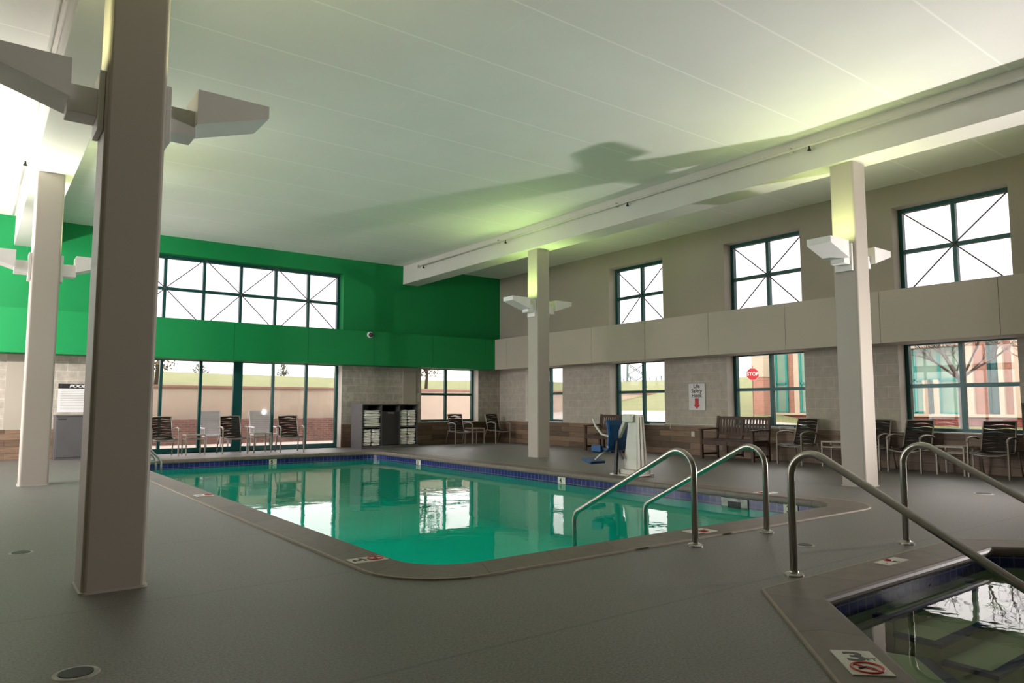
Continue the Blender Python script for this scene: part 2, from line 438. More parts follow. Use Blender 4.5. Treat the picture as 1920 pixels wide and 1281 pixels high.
# wainscots and sills
def wain(name, axis, face, spans, mat, top=.655, th=.03):
    b = MB()
    for a0, a1 in spans:
        if axis == 'x': b.box(face - th, face + .01, a0, a1, 0, top)
        else: b.box(a0, a1, face - th, face + .01, 0, top)
    return tag(b.build(name, mat), kind='structure')
wain('baseboard_right', 'x', XR, [(YF, YB)], 'plank_y', .648)
wain('baseboard_back', 'y', YB, [(XL, BDR[0]), (BDR[1], XR - .03)], 'plank_x', .62)
b = MB()
b.box(XR - .045, XR + REC, 16.98, 15.28, .648, .668)
for y in WY: b.box(XR - .045, XR + REC - .02, y - WH, y + WH, .648, .668)
b.box(10.44, 12.45, YB - .045, YB + REC - .02, .628, .648)
tag(b.build('trim_3', 'sill'), kind='structure')
b = MB()   # boxed-in risers on the block wall
b.box(9.83, 10.25, YB - .035, YB + .01, 0, B0); b.box(.53, .97, YB - .035, YB + .01, .62, B0)
tag(b.build('trim_4', 'wall_paint', bevel=.004), kind='structure')

# ------------------------------------------------------------------ windows
win_n = [0]
def window(axis, face, out, a0, a1, z0, z1, na, mids, wires=None, fw=.072, door=False, name=None, glass='glass', wide=()):
    win_n[0] += 1
    nm = name or f'window_{win_n[0]}'
    e = empty(nm, (0, 0, 0)); tag(e, kind='structure')
    dm = face + out * (REC + .03)
    def bx(b, a_0, a_1, d0, d1, zz0, zz1):
        x0, x1 = sorted((dm + out * d0, dm + out * d1))
        if axis == 'x': b.box(x0, x1, a_0, a_1, zz0, zz1)
        else: b.box(a_0, a_1, x0, x1, zz0, zz1)
    f = MB(); D = (-.05, .05)
    bx(f, a0, a0 + fw, *D, z0, z1); bx(f, a1 - fw, a1, *D, z0, z1)
    bx(f, a0 + fw, a1 - fw, *D, z1 - fw, z1); bx(f, a0 + fw, a1 - fw, *D, z0, z0 + (.11 if door else fw))
    f.build('frame', 'teal', e)
    mu = MB(); st = (a1 - a0) / na
    for k in range(1, na):
        w = .11 if k in wide else .033
        bx(mu, a0 + k * st - w, a0 + k * st + w, -.045, .045, z0 + fw, z1 - fw)
    for zm in mids: bx(mu, a0 + fw, a1 - fw, -.042, .042, zm - .034, zm + .034)
    mu.build('mullion', 'teal', e)
    if wires:
        w = MB(); zmid = mids[0]
        for c0, c1 in wires:
            cm = (c0 + c1) / 2
            for ca, cz in ((c0, z0), (c0, z1), (c1, z0), (c1, z1)):
                p = (dm - out * .055, ca, cz) if axis == 'x' else (ca, dm - out * .055, cz)
                q = (dm - out * .055, cm, zmid) if axis == 'x' else (cm, dm - out * .055, zmid)
                w.tube([p, q], .012, 6)
        w.build('brace_wire', 'wire', e)
    g = MB(); bx(g, a0 + .02, a1 - .02, -.004, .004, z0 + .02, z1 - .02)
    g.build('pane', glass, e)
    # sky portal just outside the pane
    la = bpy.data.lights.new('portal', 'AREA'); la.shape = 'RECTANGLE'; la.size = a1 - a0; la.size_y = z1 - z0
    la.cycles.is_portal = True
    lo = bpy.data.objects.new('portal', la); COL.objects.link(lo)
    c = dm + out * .09
    lo.location = (c, (a0 + a1) / 2, (z0 + z1) / 2) if axis == 'x' else ((a0 + a1) / 2, c, (z0 + z1) / 2)
    d = Vector((-out, 0, 0)) if axis == 'x' else Vector((0, -out, 0))
    lo.rotation_euler = d.to_track_quat('-Z', 'Y').to_euler()
    return e
for (a0, a1, z0, z1) in right_low: window('x', XR, 1, a0, a1, z0, z1, 2, [1.47])
for (a0, a1, z0, z1) in right_up: window('x', XR, 1, a0, a1, z0, z1, 2, [3.93], [(a0, a1)], glass='clerestory_glass')
st = (BU[1] - BU[0]) / 6
window('y', YB, 1, *BU, 6, [3.93], [(BU[0] + 2 * st * k, BU[0] + 2 * st * (k + 1)) for k in range(3)], glass='clerestory_glass')
window('y', YB, 1, *BW, 2, [1.46])
window('y', YB, 1, *BDR, 6, [], door=True, name='door_1', fw=.07, wide=(3,))
window('x', XL, -1, *LU, 8, [], glass='clear_glass'); window('x', XL, -1, *LD, 8, [], glass='clear_glass')

# ------------------------------------------------------------------ floor with the two pool openings
def rounded(x0, y0, x1, y1, r, n=8):
    pts = []
    for cx, cy, a in ((x1 - r, y0 + r, -90), (x1 - r, y1 - r, 0), (x0 + r, y1 - r, 90), (x0 + r, y0 + r, 180)):
        for k in range(n + 1):
            t = math.radians(a + 90 * k / n); pts.append((cx + r * math.cos(t), cy + r * math.sin(t)))
    return pts
def octa(inset):
    # spa outline, inset inward by a distance
    ax0, ax1, ay0, ay1, c = 2.46, 8.08, -1.75, 2.66, 1.45
    i = inset; k = c - i * (2 - math.sqrt(2)) * 1.0
    x0, x1, y0, y1 = ax0 + i, ax1 - i, ay0 + i, ay1 - i
    return [(x0 + k, y0), (x1 - k, y0), (x1, y0 + k), (x1, y1 - k), (x1 - k, y1), (x0 + k, y1), (x0, y1 - k), (x0, y0 + k)]
PX0, PY0, PX1, PY1 = 2.53, 4.36, 7.98, 16.2      # inner coping line
CW = .345
p_in = rounded(PX0, PY0, PX1, PY1, .42); p_out = rounded(PX0 - CW, PY0 - CW - .03, PX1 + CW, PY1 + CW, .42 + CW * .5)
s_out, s_in = octa(0), octa(.34)
fl = [(XL, YF), (XR, YF), (XR, YB + .3), (XL, YB + .3)]
def shrink(poly, d):
    cx = sum(p[0] for p in poly) / len(poly); cy = sum(p[1] for p in poly) / len(poly)
    return [(x + (d if x < cx else -d), y + (d if y < cy else -d)) for x, y in poly]
h1, h2 = shrink(p_out, .06), shrink(s_out, .05)
polys = [[Vector((x, y, 0)) for x, y in q] for q in (fl, h1[::-1], h2[::-1])]
tris = tessellate_polygon(polys); vs = [v for q in polys for v in q]
b = MB(); b.add(vs, tris); tag(b.build('floor', 'floor'), kind='structure')

def ring(name, inner, outer, zt, zb, mat, parent, nose=.03, seg_u=True):
    """coping ring: flat top, rounded nose over the water, underside"""
    n = len(inner); me = bpy.data.meshes.new(name); vs = []; fs = []; uvs = []
    cum = [0]
    for i in range(n): a, c = Vector(inner[i]), Vector(inner[(i + 1) % n]); cum.append(cum[-1] + (c - a).length)
    prof = []   # per vertex: list of (x,y,z)
    for i in range(n):
        I, O = Vector(inner[i]), Vector(outer[i]); d = (O - I).normalized()
        row = [(O.x, O.y, -.02), (O.x, O.y, zt)]
        for a in (0, 25, 50, 75, 100, 130, 160):
            t = math.radians(a); h = (zt - zb) / 2
            p = I + d * (nose - nose * math.sin(min(t, PI)))
            row.append((p.x, p.y, zb + h + h * math.cos(t * 180 / 160)))
        p = I + d * .12; row.append((p.x, p.y, zb))
        prof.append(row)
    m = len(prof[0])
    vs = [p for r in prof for p in r]
    for i in range(n):
        for k in range(m - 1):
            j = (i + 1) % n
            fs.append((i * m + k, j * m + k, j * m + k + 1, i * m + k + 1))
            uvs.append([(cum[i], k * .05 + .1), (cum[i + 1], k * .05 + .1), (cum[i + 1], k * .05 + .15), (cum[i], k * .05 + .15)])
    me.from_pydata(vs, [], fs); me.materials.append(M[mat])
    ul = me.uv_layers.new(name='u')
    for p, u in zip(me.polygons, uvs):
        for li, q in zip(p.loop_indices, u): ul.data[li].uv = q
    o = bpy.data.objects.new(name, me); COL.objects.link(o); o.parent = parent
    return o

def tile_ring(name, line, z0, z1, mat, parent):
    n = len(line); me = bpy.data.meshes.new(name); vs = []; fs = []; uvs = []; u = 0
    for i in range(n):
        a, c = line[i], line[(i + 1) % n]; L = math.dist(a, c); k = len(vs)
        vs += [(*a, z0), (*c, z0), (*c, z1), (*a, z1)]; fs.append((k, k + 1, k + 2, k + 3))
        uvs.append([(u, z0), (u + L, z0), (u + L, z1), (u, z1)]); u += L
    me.from_pydata(vs, [], fs); me.materials.append(M[mat]); ul = me.uv_layers.new(name='u')
    for p, q in zip(me.polygons, uvs):
        for li, w in zip(p.loop_indices, q): ul.data[li].uv = w
    o = bpy.data.objects.new(name, me); COL.objects.link(o); o.parent = parent
    return o

def fill(poly, z):
    b = MB(); ar = sum(p[0] * q[1] - q[0] * p[1] for p, q in zip(poly, poly[1:] + poly[:1]))
    b.add([(x, y, z) for x, y in (poly if ar > 0 else poly[::-1])], [tuple(range(len(poly)))]); b.keep = True; return b

def depth_marker(parent, m, w, h, num, nodive, vertical=False):
    e = MB(); e.box(-w / 2, w / 2, -h / 2, h / 2, 0, .006, mat=m); t = e.build('depth_marker', 'marker', parent)
    if nodive:
        text_mesh('numeral', num, h * .52, 'black', t, m @ Matrix.Translation((-w * .02, h * .22, .0065)), .0006, bold=.004, xs=1.25)
        text_mesh('unit_lettering', 'FT', h * .14, 'black', t, m @ Matrix.Translation((w * .33, h * .12, .0065)), .0006)
        s = MB(); r = h * .21; cx, cy = 0, -h * .24
        s.tube([(cx + r * math.cos(a), cy + r * math.sin(a), .0068) for a in [2 * PI * k / 24 for k in range(25)]], .006, 6)
        s.tube([(cx - r * .7, cy + r * .7, .0068), (cx + r * .7, cy - r * .7, .0068)], .005, 6)
        s.v = [tuple(m @ Vector(v)) for v in s.v]
        s.build('no_diving_symbol', 'red', t)
        s = MB(); s.tube([(cx - r * .55, cy - r * .1, .0066), (cx, cy + r * .15, .0066), (cx + r * .5, cy - r * .3, .0066)], .006, 6)
        s.v = [tuple(m @ Vector(v)) for v in s.v]; s.build('diver_symbol', 'black', t)
    else:
        text_mesh('numeral', num, h * 1.0, 'black', t, m @ Matrix.Translation((-w * .13, -h * .02, .0065)), .0006, bold=.004)
        text_mesh('unit_lettering', 'FT', h * .36, 'black', t, m @ Matrix.Translation((w * .28, h * .2, .0065)), .0006)
    return t

# --- swimming pool
WL = -.185
pool = empty('swimming_pool', (0, 0, 0), 0, 'large indoor swimming pool of turquoise water with navy waterline tiles', 'swimming pool')
ring('coping', p_in, p_out, .012, -.075, 'coping', pool)
b = MB(); q = p_out; n = len(q)
for i in range(n):
    a, c = Vector(q[i]), Vector(q[(i + 1) % n])
    if (c - a).length > .01: b.bar((*a, .006), (*c, .006), .02, .014)
b.build('edge_sealant', 'caulk', pool)
p_tile = shrink(p_in, -.03); tile_ring('waterline_tile', p_tile, -.2, -.065, 'tile', pool)
b = fill(p_tile, -1.05); n = len(p_tile)
for i in range(n):
    a, c = p_tile[i], p_tile[(i + 1) % n]; b.add([(*a, -1.05), (*c, -1.05), (*c, -.195), (*a, -.195)], [(0, 1, 2, 3)])
# entry steps at the near end below the rails
for k in range(3): b.box(3.9, 6.5, PY0 - .02, PY0 + .35 + .33 * k, -1.05, -.42 - .2 * k)
b.build('basin', 'basin', pool)
fill(shrink(p_tile, .002), WL).build('water', 'water', pool)
V = lambda x, y, rt: frame_m((x, y, -.135), rt, (0, 0, 1))
depth_marker(pool, V(5.47, PY1 + .024, (1, 0, 0)), .17, .115, '5', False)
for yy, nn in ((14.1, '5'), (9.25, '4'), (5.02, '3')): depth_marker(pool, V(PX1 + .024, yy, (0, -1, 0)), .19, .115, nn, False)
Hm = lambda x, y, rt, up: frame_m((x, y, .012), rt, up)
depth_marker(pool, Hm(2.36, 9.5, (0, 1, 0), (-1, 0, 0)), .2, .2, '5', True)
depth_marker(pool, Hm(2.345, 4.86, (0, 1, 0), (-1, 0, 0)), .16, .26, '3', True)
depth_marker(pool, Hm(5.22, 4.17, (1, 0, 0), (0, 1, 0)), .27, .18, '3', True)
depth_marker(pool, Hm(8.17, 5.47, (0, -1, 0), (1, 0, 0)), .2, .26, '3', True)
b = MB(); b.box(PX1 + .01, PX1 + .026, 5.62, 6.02, -.215, -.085); sk = b.build('skimmer', 'drain_ring', pool)
b = MB(); b.box(PX1 + .008, PX1 + .012, 5.72, 5.92, -.2, -.12); b.build('skimmer_mouth', 'drain_hole', sk)

# --- hot tub
spa = empty('hot_tub', (0, 0, 0), 0, 'octagonal hot tub of pale green water with brown stone coping', 'hot tub')
ring('coping', s_in, s_out, .012, -.055, 'coping', spa, nose=.035)
b = MB(); n = 8
for i in range(n):
    a, c = Vector(s_out[i]), Vector(s_out[(i + 1) % n]); b.bar((*a, .006), (*c, .006), .016, .014)
b.build('edge_sealant', 'caulk', spa)
s_t = octa(.32); tile_ring('waterline_tile', s_t, -.15, -.05, 'tile', spa)
b = MB()
levels = [(.32, -.148), (.32, -.72)]
for (i0, z0), (i1, z1) in zip(levels, levels[1:]):
    A, Bq = octa(i0), octa(i1)
    for k in range(8):
        j = (k + 1) % 8; b.add([(*A[k], z0), (*A[j], z0), (*Bq[j], z1), (*Bq[k], z1)], [(0, 1, 2, 3)])
b.add([(*p, -.72) for p in octa(.32)], [tuple(range(8))])
A, Bq = octa(.325), octa(.80); bench = [A[5], A[6], Bq[6], Bq[5]]
b.prism(bench, -.72, -.25)
sx0, sx1 = 4.60, 6.02
treads = ((2.22, -.185), (1.95, -.272), (1.66, -.365))
for yf, z in treads: b.box(sx0, sx1, yf, 2.36, -.74, z)
b.build('basin', 'spa_basin', spa)
b = MB()
A, Bq = octa(.735), octa(.803)
b.prism([A[5], A[6], Bq[6], Bq[5]], -.265, -.246)
for (yf, z), yb in zip(treads, (2.34, 2.22, 1.95)):
    for (xa, xb, ya, yb_) in ((sx0 - .004, sx1 + .004, yf - .004, yf + .05), (sx0 - .004, sx0 + .05, yf + .05, yb), (sx1 - .05, sx1 + .004, yf + .05, yb)):
        b.box(xa, xb, ya, yb_, z - .02, z + .004)
b.build('step_edge_stripe', 'stripe', spa)
fill(octa(.322), -.125).build('water', 'spa_water', spa)
d = Vector((-1, -1, 0)).normalized(); u = Vector((-1, 1, 0)).normalized()
depth_marker(spa, Hm(3.17, 1.68, tuple(-u), tuple(-d)) if 0 else frame_m((3.135, 1.655, .012), (.72, -.69, 0), (.69, .72, 0)), .17, .30, '3', True)
depth_marker(spa, Hm(5.31, 2.55, (-1, 0, 0), (0, -1, 0)), .30, .11, '3', True)

# ------------------------------------------------------------------ columns, beams, pipes
def rrect(cx, cy, w, d, r, n=4):
    return [(cx + x, cy + y) for x, y in rounded(-w / 2, -d / 2, w / 2, d / 2, r, n)]
CS = .352
cols = {'near': (.75, 5.21, 4.57), 'far': (.75, 12.38, 4.52), 'ctr': (10.05, 12.38, 4.62), 'right': (10.05, 5.21, 4.62)}
clabel = {'near': 'big square greige column beside the pool coping, holding two uplights, closest of the four',
          'far': 'square greige column standing before the green wall and the pool rules sign',
          'ctr': 'square greige column on the deck between towel shelf and blue pool lift',
          'right': 'square greige column on the deck in front of the side wall chairs'}
for k, (x, y, zt) in cols.items():
    e = empty('support_column', (x, y, 0), 0, clabel[k], 'column', kind='thing')
    b = MB(); b.prism(rrect(0, 0, CS, CS, .03), 0, zt); b.build('shaft', 'col_paint', e)
    b = MB(); b.prism(rrect(0, 0, CS + .024, CS + .024, .035), 0, .012); b.build('base_sealant', 'sill', e)
for nm, x0, zb in (('trim_5', .53, 4.52), ('trim_6', 9.80, 4.62)):
    b = MB(); b.box(x0, x0 + .5, YF, YB, zb, ZC); tag(b.build(nm, 'beam', bevel=.006), kind='structure')

def pipe_run(x, z, y0, y1, heads, label):
    e = empty('sprinkler_pipe', (x, y0, z), 0, label, 'pipe')
    b = MB(); b.tube([(0, 0, 0), (0, y1 - y0, 0)], .021, 10); b.build('pipe', 'pipe', e, smooth=True)
    for hy in heads:
        h = MB(); h.lathe([(.012, .02), (.012, -.03), (.018, -.035), (.03, -.06), (.03, -.066), (.008, -.07)], 10, c=(0, hy - y0, -.02))
        h.build('sprinkler_head', 'drain_hole', e)
        s = MB(); s.box(-.012, .09, hy - y0 + .30, hy - y0 + .33, -.03, .05); s.build('pipe_bracket', 'pipe', e)
    return e
pipe_run(9.735, 4.98, -2, 17.2, [17.0, 13.2, 9.3, 5.6], 'thin painted sprinkler pipe along the white beam over the pool')
pipe_run(.46, 4.93, -2, 17.2, [9.5, 13.2], 'thin painted sprinkler pipe along the beam above the dark column')

# ------------------------------------------------------------------ column uplights
def uplight_proto():
    e = empty('wedge_uplight', (0, 0, 0), 0, 'x', 'wall lamp', 'wedge uplights on the columns')
    b = MB(); b.box(0, .035, -.13, .13, -.40, -.01); b.build('back_plate', 'lamp', e, bevel=.004)
    b = MB(); b.box(.035, .20, -.10, .10, -.31, -.13); b.build('neck', 'lamp', e, bevel=.004)
    b = MB(); w = .175
    pr = [(.19, -.245), (.19, 0), (.67, 0), (.67, -.09)]
    # open-topped wedge tray
    b.add([(x, -w, z) for x, z in pr] + [(x, w, z) for x, z in pr],
          [(0, 1, 2, 3), (7, 6, 5, 4), (0, 3, 7, 4), (0, 4, 5, 1), (3, 2, 6, 7)])
    t = .018
    ip = [(.19 + t, -.06), (.19 + t, 0), (.67 - t, 0), (.67 - t, -.06)]
    b.add([(x, -w + t, z) for x, z in ip] + [(x, w - t, z) for x, z in ip],
          [(0, 1, 2, 3), (7, 6, 5, 4), (0, 3, 7, 4), (0, 4, 5, 1), (3, 2, 6, 7)])
    for (xa, xb, ya, yb) in ((.19, .67, -w, -w + t), (.19, .67, w - t, w), (.19, .19 + t, -w + t, w - t), (.67 - t, .67, -w + t, w - t)):
        b.add([(xa, ya, 0), (xb, ya, 0), (xb, yb, 0), (xa, yb, 0)], [(0, 1, 2, 3)])
    b.build('housing', 'lamp', e)
    b = MB(); b.box(.225, .635, -.14, .14, -.058, -.045); b.build('lens', 'lens', e)
    return e
UP = uplight_proto(); used = False
up_lab = {('near', 0): 'grey wedge uplight on the big dark column, on its side away from the pool',
          ('near', 1): 'grey wedge uplight on the big dark column, on its pool side',
          ('far', 0): 'small wedge uplight on the column before the pool rules sign, side away from pool',
          ('far', 1): 'small wedge uplight on the column before the pool rules sign, partly hidden, pool side',
          ('ctr', 0): 'white wedge uplight against the green wall, pool side of the middle column',
          ('ctr', 1): 'white wedge uplight on the wall side of the column beside the pool lift',
          ('right', 0): 'white wedge uplight on the pool side of the column before the wall chairs',
          ('right', 1): 'white wedge uplight beside a high window, wall side of the column before chairs'}
zts = {'near': 3.27, 'far': 3.33, 'ctr': 3.49, 'right': 3.43}
lampcol = {'near': (1, .95, .55), 'far': (.95, 1, .55), 'ctr': (.62, 1, .25), 'right': (.88, 1, .42)}
UPW = {'near': 7, 'far': 9, 'ctr': 9, 'right': 7}
for k, (x, y, _) in cols.items():
    for s in (0, 1):
        o = place(UP, used, (x + (CS / 2 + .002 if s else -CS / 2 - .002), y, zts[k]), 0 if s else PI, up_lab[(k, s)]); used = True
        la = bpy.data.lights.new('uplight_lamp', 'AREA'); la.shape = 'RECTANGLE'; la.size = .38; la.size_y = .26
        la.energy = 50 if (k, s) == ('far', 0) else UPW[k]; la.color = (.96, 1, .9) if (k, s) == ('far', 0) else lampcol[k]
        lo = bpy.data.objects.new('uplight_lamp', la); COL.objects.link(lo)
        lo.location = (x + (1 if s else -1) * (CS / 2 + .43), y, zts[k] - .03); lo.rotation_euler = (PI, 0, 0)

# ------------------------------------------------------------------ handrails
def rail_path(y0, top, r, ye, ze, zend, sgn):
    """post at y0, bend at the top, straight slope down to (ye, ze), then vertical to zend; sgn: direction of the slope along y"""
    pts = [Vector((0, 0, 0)), Vector((0, 0, top - 2 * r))]
    sl = Vector((0, sgn * abs(ye - y0 - 0), 0)); 
    P = [Vector((0, 0, 0)), Vector((0, 0, top + r * .35)), Vector((0, ye - y0, ze)), Vector((0, ye - y0, zend))]
    out = [P[0]]
    for i in (1, 2):
        a, c = (P[i - 1] - P[i]).normalized(), (P[i + 1] - P[i]).normalized()
        rr = r if i == 1 else r * .7
        ang = math.acos(max(-1, min(1, a.dot(c)))); t = rr / math.tan(ang / 2)
        bis = (a + c).normalized(); cen = P[i] + bis * (rr / math.sin(ang / 2))
        s0, s1 = P[i] + a * t - cen, P[i] + c * t - cen
        tot = s0.angle(s1); ax = s0.cross(s1).normalized()
        for k in range(13): out.append(cen + Matrix.Rotation(tot * k / 12, 3, ax) @ s0)
    out.append(P[3]); return out
def handrail(x, y, top, r, ye, ze, zend, label, group):
    e = empty('handrail', (x, y, 0), 0, label, 'handrail', group)
    b = MB(); b.tube(rail_path(y, top, r, ye, ze, zend, 1), .0255, 16); b.build('rail', 'steel', e, smooth=True)
    b = MB(); b.lathe([(.062, 0), (.062, .008), (.05, .018), (.032, .022), (.028, .03)], 20); b.build('escutcheon', 'steel', e, smooth=False)
    return e
handrail(4.707, 3.808, .80, .16, 5.255, .09, -.62, 'stainless pool handrail crossing in front of the blue pool lift', 'pool entry handrails')
handrail(5.701, 3.816, .80, .16, 5.262, .09, -.62, 'stainless pool handrail nearer the side wall, below the second bench', 'pool entry handrails')
handrail(4.429, 2.769, .86, .155, 1.19, .03, -.52, 'stainless hot tub handrail sloping across the pale water, its post beside the coping corner', 'hot tub handrails')
handrail(6.155, 2.828, .86, .155, 1.25, .03, -.52, 'stainless hot tub handrail on the side towards the wall chairs', 'hot tub handrails')
# ladder grab rails at the far corner
for k, (yy, lb) in enumerate(((15.35, 'stainless pool ladder grab rail emerging beside the dark column, lower one'), (15.85, 'stainless pool ladder grab rail beside the dark column, next to the far pool edge'))):
    e = empty('ladder_rail', (2.3, yy, 0), 0, lb, 'ladder rail', 'pool ladder rails')
    b = MB(); P = [(0, 0, 0), (0, 0, .55), (.03, 0, .64), (.10, 0, .68), (.18, 0, .66), (.40, 0, .38), (.66, 0, .10), (.70, 0, .03), (.70, 0, -.05), (.70, 0, -.55)]
    b.tube(P, .021, 10); b.tube([(0, 0, .06), (.3, 0, .05), (.68, 0, .04)], .017, 8); b.build('rail', 'steel', e, smooth=True)
    b = MB(); b.lathe([(.055, 0), (.055, .014), (.03, .022)], 14); b.build('escutcheon', 'steel', e)

# ------------------------------------------------------------------ pool chairs (front faces -y)
def chair_proto():
    e = empty('pool_chair', (0, 0, 0), 0, 'x', 'chair', 'brown strap pool chairs')
    W = .275
    for s in (-1, 1):
        x = s * W
        b = MB(); b.bar((x, -.26, 0), (x, -.255, .565), .026, .036, (0, 1, 0))
        b.build('leg', 'taupe', e, bevel=.004)
        b = MB(); b.tube([(x, -.265, .545), (x, -.262, .575), (x, -.235, .60), (x, -.17, .618), (x, -.05, .628), (x, .08, .618), (x * .99, .20, .592)], .015, 8, flat=1.5)
        b.build('armrest', 'taupe', e, smooth=True)
        b = MB(); b.tube([(x * .98, .345, 0), (x * .97, .27, .22), (x * .96, .20, .40)], .014, 8)
        b.build('leg', 'taupe', e, smooth=True)
    b = MB()
    for s in (-1, 1): b.tube([(s * .235, .16, .38), (s * .235, .21, .52), (s * .23, .27, .72), (s * .225, .325, .87)], .013, 8)
    b.tube([(-.225, .325, .865), (0, .335, .872), (.225, .325, .865)], .012, 8)
    b.build('back_frame', 'taupe', e, smooth=True)
    b = MB()
    b.tube([(-.262, -.25, .375), (-.15, -.25, .352), (0, -.25, .342), (.15, -.25, .352), (.262, -.25, .375)], .016, 8)
    for s in (-1, 1): b.tube([(s * .262, -.25, .38), (s * .25, 0, .375), (s * .235, .19, .40)], .013, 8)
    b.tube([(-.235, .19, .39), (.235, .19, .39)], .012, 8)
    b.build('seat_frame', 'taupe', e, smooth=True)
    b = MB(); n = 12
    rows = []
    for k in range(9):
        t = k / 8; y = -.255 + t * .43; z = .408 - .028 * math.sin(PI * t) + (.0 if k else -.02)
        rows.append([(-.24 + .48 * i / n, y, z - .02 * math.sin(PI * i / n)) for i in range(n + 1)])
    for k in range(8): b.strip(rows[k], rows[k + 1], (0, 0, -.008))
    b.build('seat', 'strap', e)
    b = MB(); ns, n = 8, 26
    P = lambda x, z: (x, .165 + (z - .39) * .34 + .035 * (1 - (x / .235) ** 2), z)
    z0, z1 = .40, .87; h = (z1 - z0) / ns
    def edge(k, x):
        u = x / .235
        w = .011 * math.sin(PI * u * 1.15 + (k % 3) * 1.3) if 0 < k < ns else 0
        return z0 + k * h + w
    def gap(k, x):
        u = x / .235
        if k in (0, ns): return 0
        return .001 + .017 * max(0, 1 - abs(u) ** 4) * (.55 + .45 * math.sin(PI * u * 1.15 + k * 1.9))
    for k in range(ns):
        xs = [-.235 + .47 * i / n for i in range(n + 1)]
        A = [P(x, edge(k, x) + gap(k, x) * .5) for x in xs]; Bq = [P(x, edge(k + 1, x) - gap(k + 1, x) * .5) for x in xs]
        b.strip(A, Bq, (0, .007, 0))
    b.build('backrest', 'strap', e)
    return e
CH = chair_proto(); used = False
chairs = [((3.44, 17.55), 0, 'brown strap chair by the glass door, partly behind the big dark column'),
          ((4.97, 17.62), -.04, 'brown strap chair in front of the wide middle stile of the glass door'),
          ((6.27, 17.4), -.12, 'brown strap chair by the glass door, next one to the towel shelf'),
          ((11.3, 17.55), -.08, 'brown strap chair under the back window, beside a small table'),
          ((12.7, 17.62), .05, 'brown strap chair in the corner of the block walls'),
          ((12.72, 7.77), -PI / 2 - .12, 'brown strap chair beside the second wooden bench'),
          ((12.86, 6.45), -PI / 2, 'brown strap chair mostly hidden behind the column by the side wall'),
          ((12.80, 5.72), -PI / 2 - .06, 'brown strap chair under the side window, before a teal mullion, by the column'),
          ((12.82, 4.50), -PI / 2 + .02, 'brown strap chair beside the second towel shelf, broad back to the window')]
for (x, y), r, lb in chairs: place(CH, used, (x, y, 0), r, lb); used = True

# small side tables
def table_proto():
    e = empty('side_table', (0, 0, 0), 0, 'x', 'side table', 'small metal side tables')
    S = .20
    b = MB()
    for s in (-1, 1):
        b.bar((-S, s * S, .455), (S, s * S, .455), .028, .028); b.bar((s * S, -S, .455), (s * S, S, .455), .028, .028)
    for k in range(5): b.bar((-S, -S + (k + .5) * .08, .452), (S, -S + (k + .5) * .08, .452), .06, .012)
    b.build('table_top', 'table_top', e)
    for sx in (-1, 1):
        for sy in (-1, 1):
            b = MB(); b.bar((sx * S, sy * S, 0), (sx * S, sy * S, .445), .024, .024, (0, 1, 0)); b.build('leg', 'table_top', e)
    b = MB()
    for s in (-1, 1):
        b.bar((-S, s * S, .36), (S, s * S, .36), .018, .022); b.bar((s * S, -S, .36), (s * S, S, .36), .018, .022)
    b.build('stretcher', 'table_top', e)
    return e
TB = table_proto(); used = False
for (x, y), r, lb in [((4.12, 17.68), 0, 'small metal side table by the glass door, next to the dark column chair'),
                      ((5.63, 17.66), 0, 'small metal side table between two chairs at the middle of the glass door'),
                      ((11.86, 17.6), 0, 'small metal side table between the two chairs in the corner'),
                      ((12.9, 7.09), .1, 'small metal side table partly behind the column, next to the wooden bench chair'),
                      ((12.9, 5.10), .05, 'small metal side table between the two chairs under the side window')]:
    place(TB, used, (x, y, 0), r, lb); used = True

# ------------------------------------------------------------------ wooden benches (front faces -y locally)
def bench_proto():
    e = empty('garden_bench', (0, 0, 0), 0, 'x', 'bench', 'dark wooden benches')
    L, D = .66, .24
    for s in (-1, 1):
        b = MB(); b.bar((s * L, D, 0), (s * L, D, .42), .055, .055, (0, 1, 0)); b.bar((s * L, D, .42), (s * L, D + .07, .90), .055, .05, (0, 1, 0))
        b.build('leg', 'wood', e, bevel=.004)
        b = MB(); b.bar((s * L, -D, 0), (s * L, -D, .60), .055, .055, (0, 1, 0)); b.build('leg', 'wood', e, bevel=.004)
        b = MB(); b.bar((s * L, -D - .06, .615), (s * L, D + .04, .63), .075, .03); b.build('armrest', 'wood', e, bevel=.008)
        b = MB(); b.bar((s * L, -D, .10), (s * L, D, .10), .03, .045); b.bar((s * L, -D, .345), (s * L, D, .345), .03, .07); b.build('stretcher', 'wood', e)
    b = MB(); b.bar((0, D, .05), (0, D, .42), .05, .045, (0, 1, 0)); b.bar((0, D, .42), (0, D + .068, .88), .05, .04, (0, 1, 0)); b.bar((0, -D, 0), (0, -D, .38), .05, .045, (0, 1, 0)); b.bar((0, -D, .1), (0, D, .1), .03, .04)
    b.build('middle_post', 'wood', e)
    b = MB()
    for k in range(6): b.box(-L, L, -D - .03 + k * .085, -D - .03 + k * .085 + .07, .40, .42)
    b.build('seat', 'wood', e, bevel=.003)
    b = MB(); b.box(-L, L, -D - .015, -D + .015, .30, .395); b.box(-L, L, D - .015, D + .015, .31, .395); b.build('apron', 'wood', e)
    b = MB(); b.bar((-L, D + .064, .86), (L, D + .064, .86), .035, .06); b.bar((-L, D + .018, .53), (L, D + .018, .53), .03, .05); b.build('back_rail', 'wood', e)
    b = MB()
    for k in range(16):
        x = -L + (k + 1) * 2 * L / 17
        if abs(x) > .03: b.bar((x, D + .02, .54), (x, D + .062, .84), .042, .014, (0, 1, 0))
    b.build('back_slat', 'wood', e)
    return e
BN = bench_proto()
place(BN, False, (12.68, 12.80, 0), -PI / 2 - .03, 'dark wooden garden bench behind the blue pool lift')
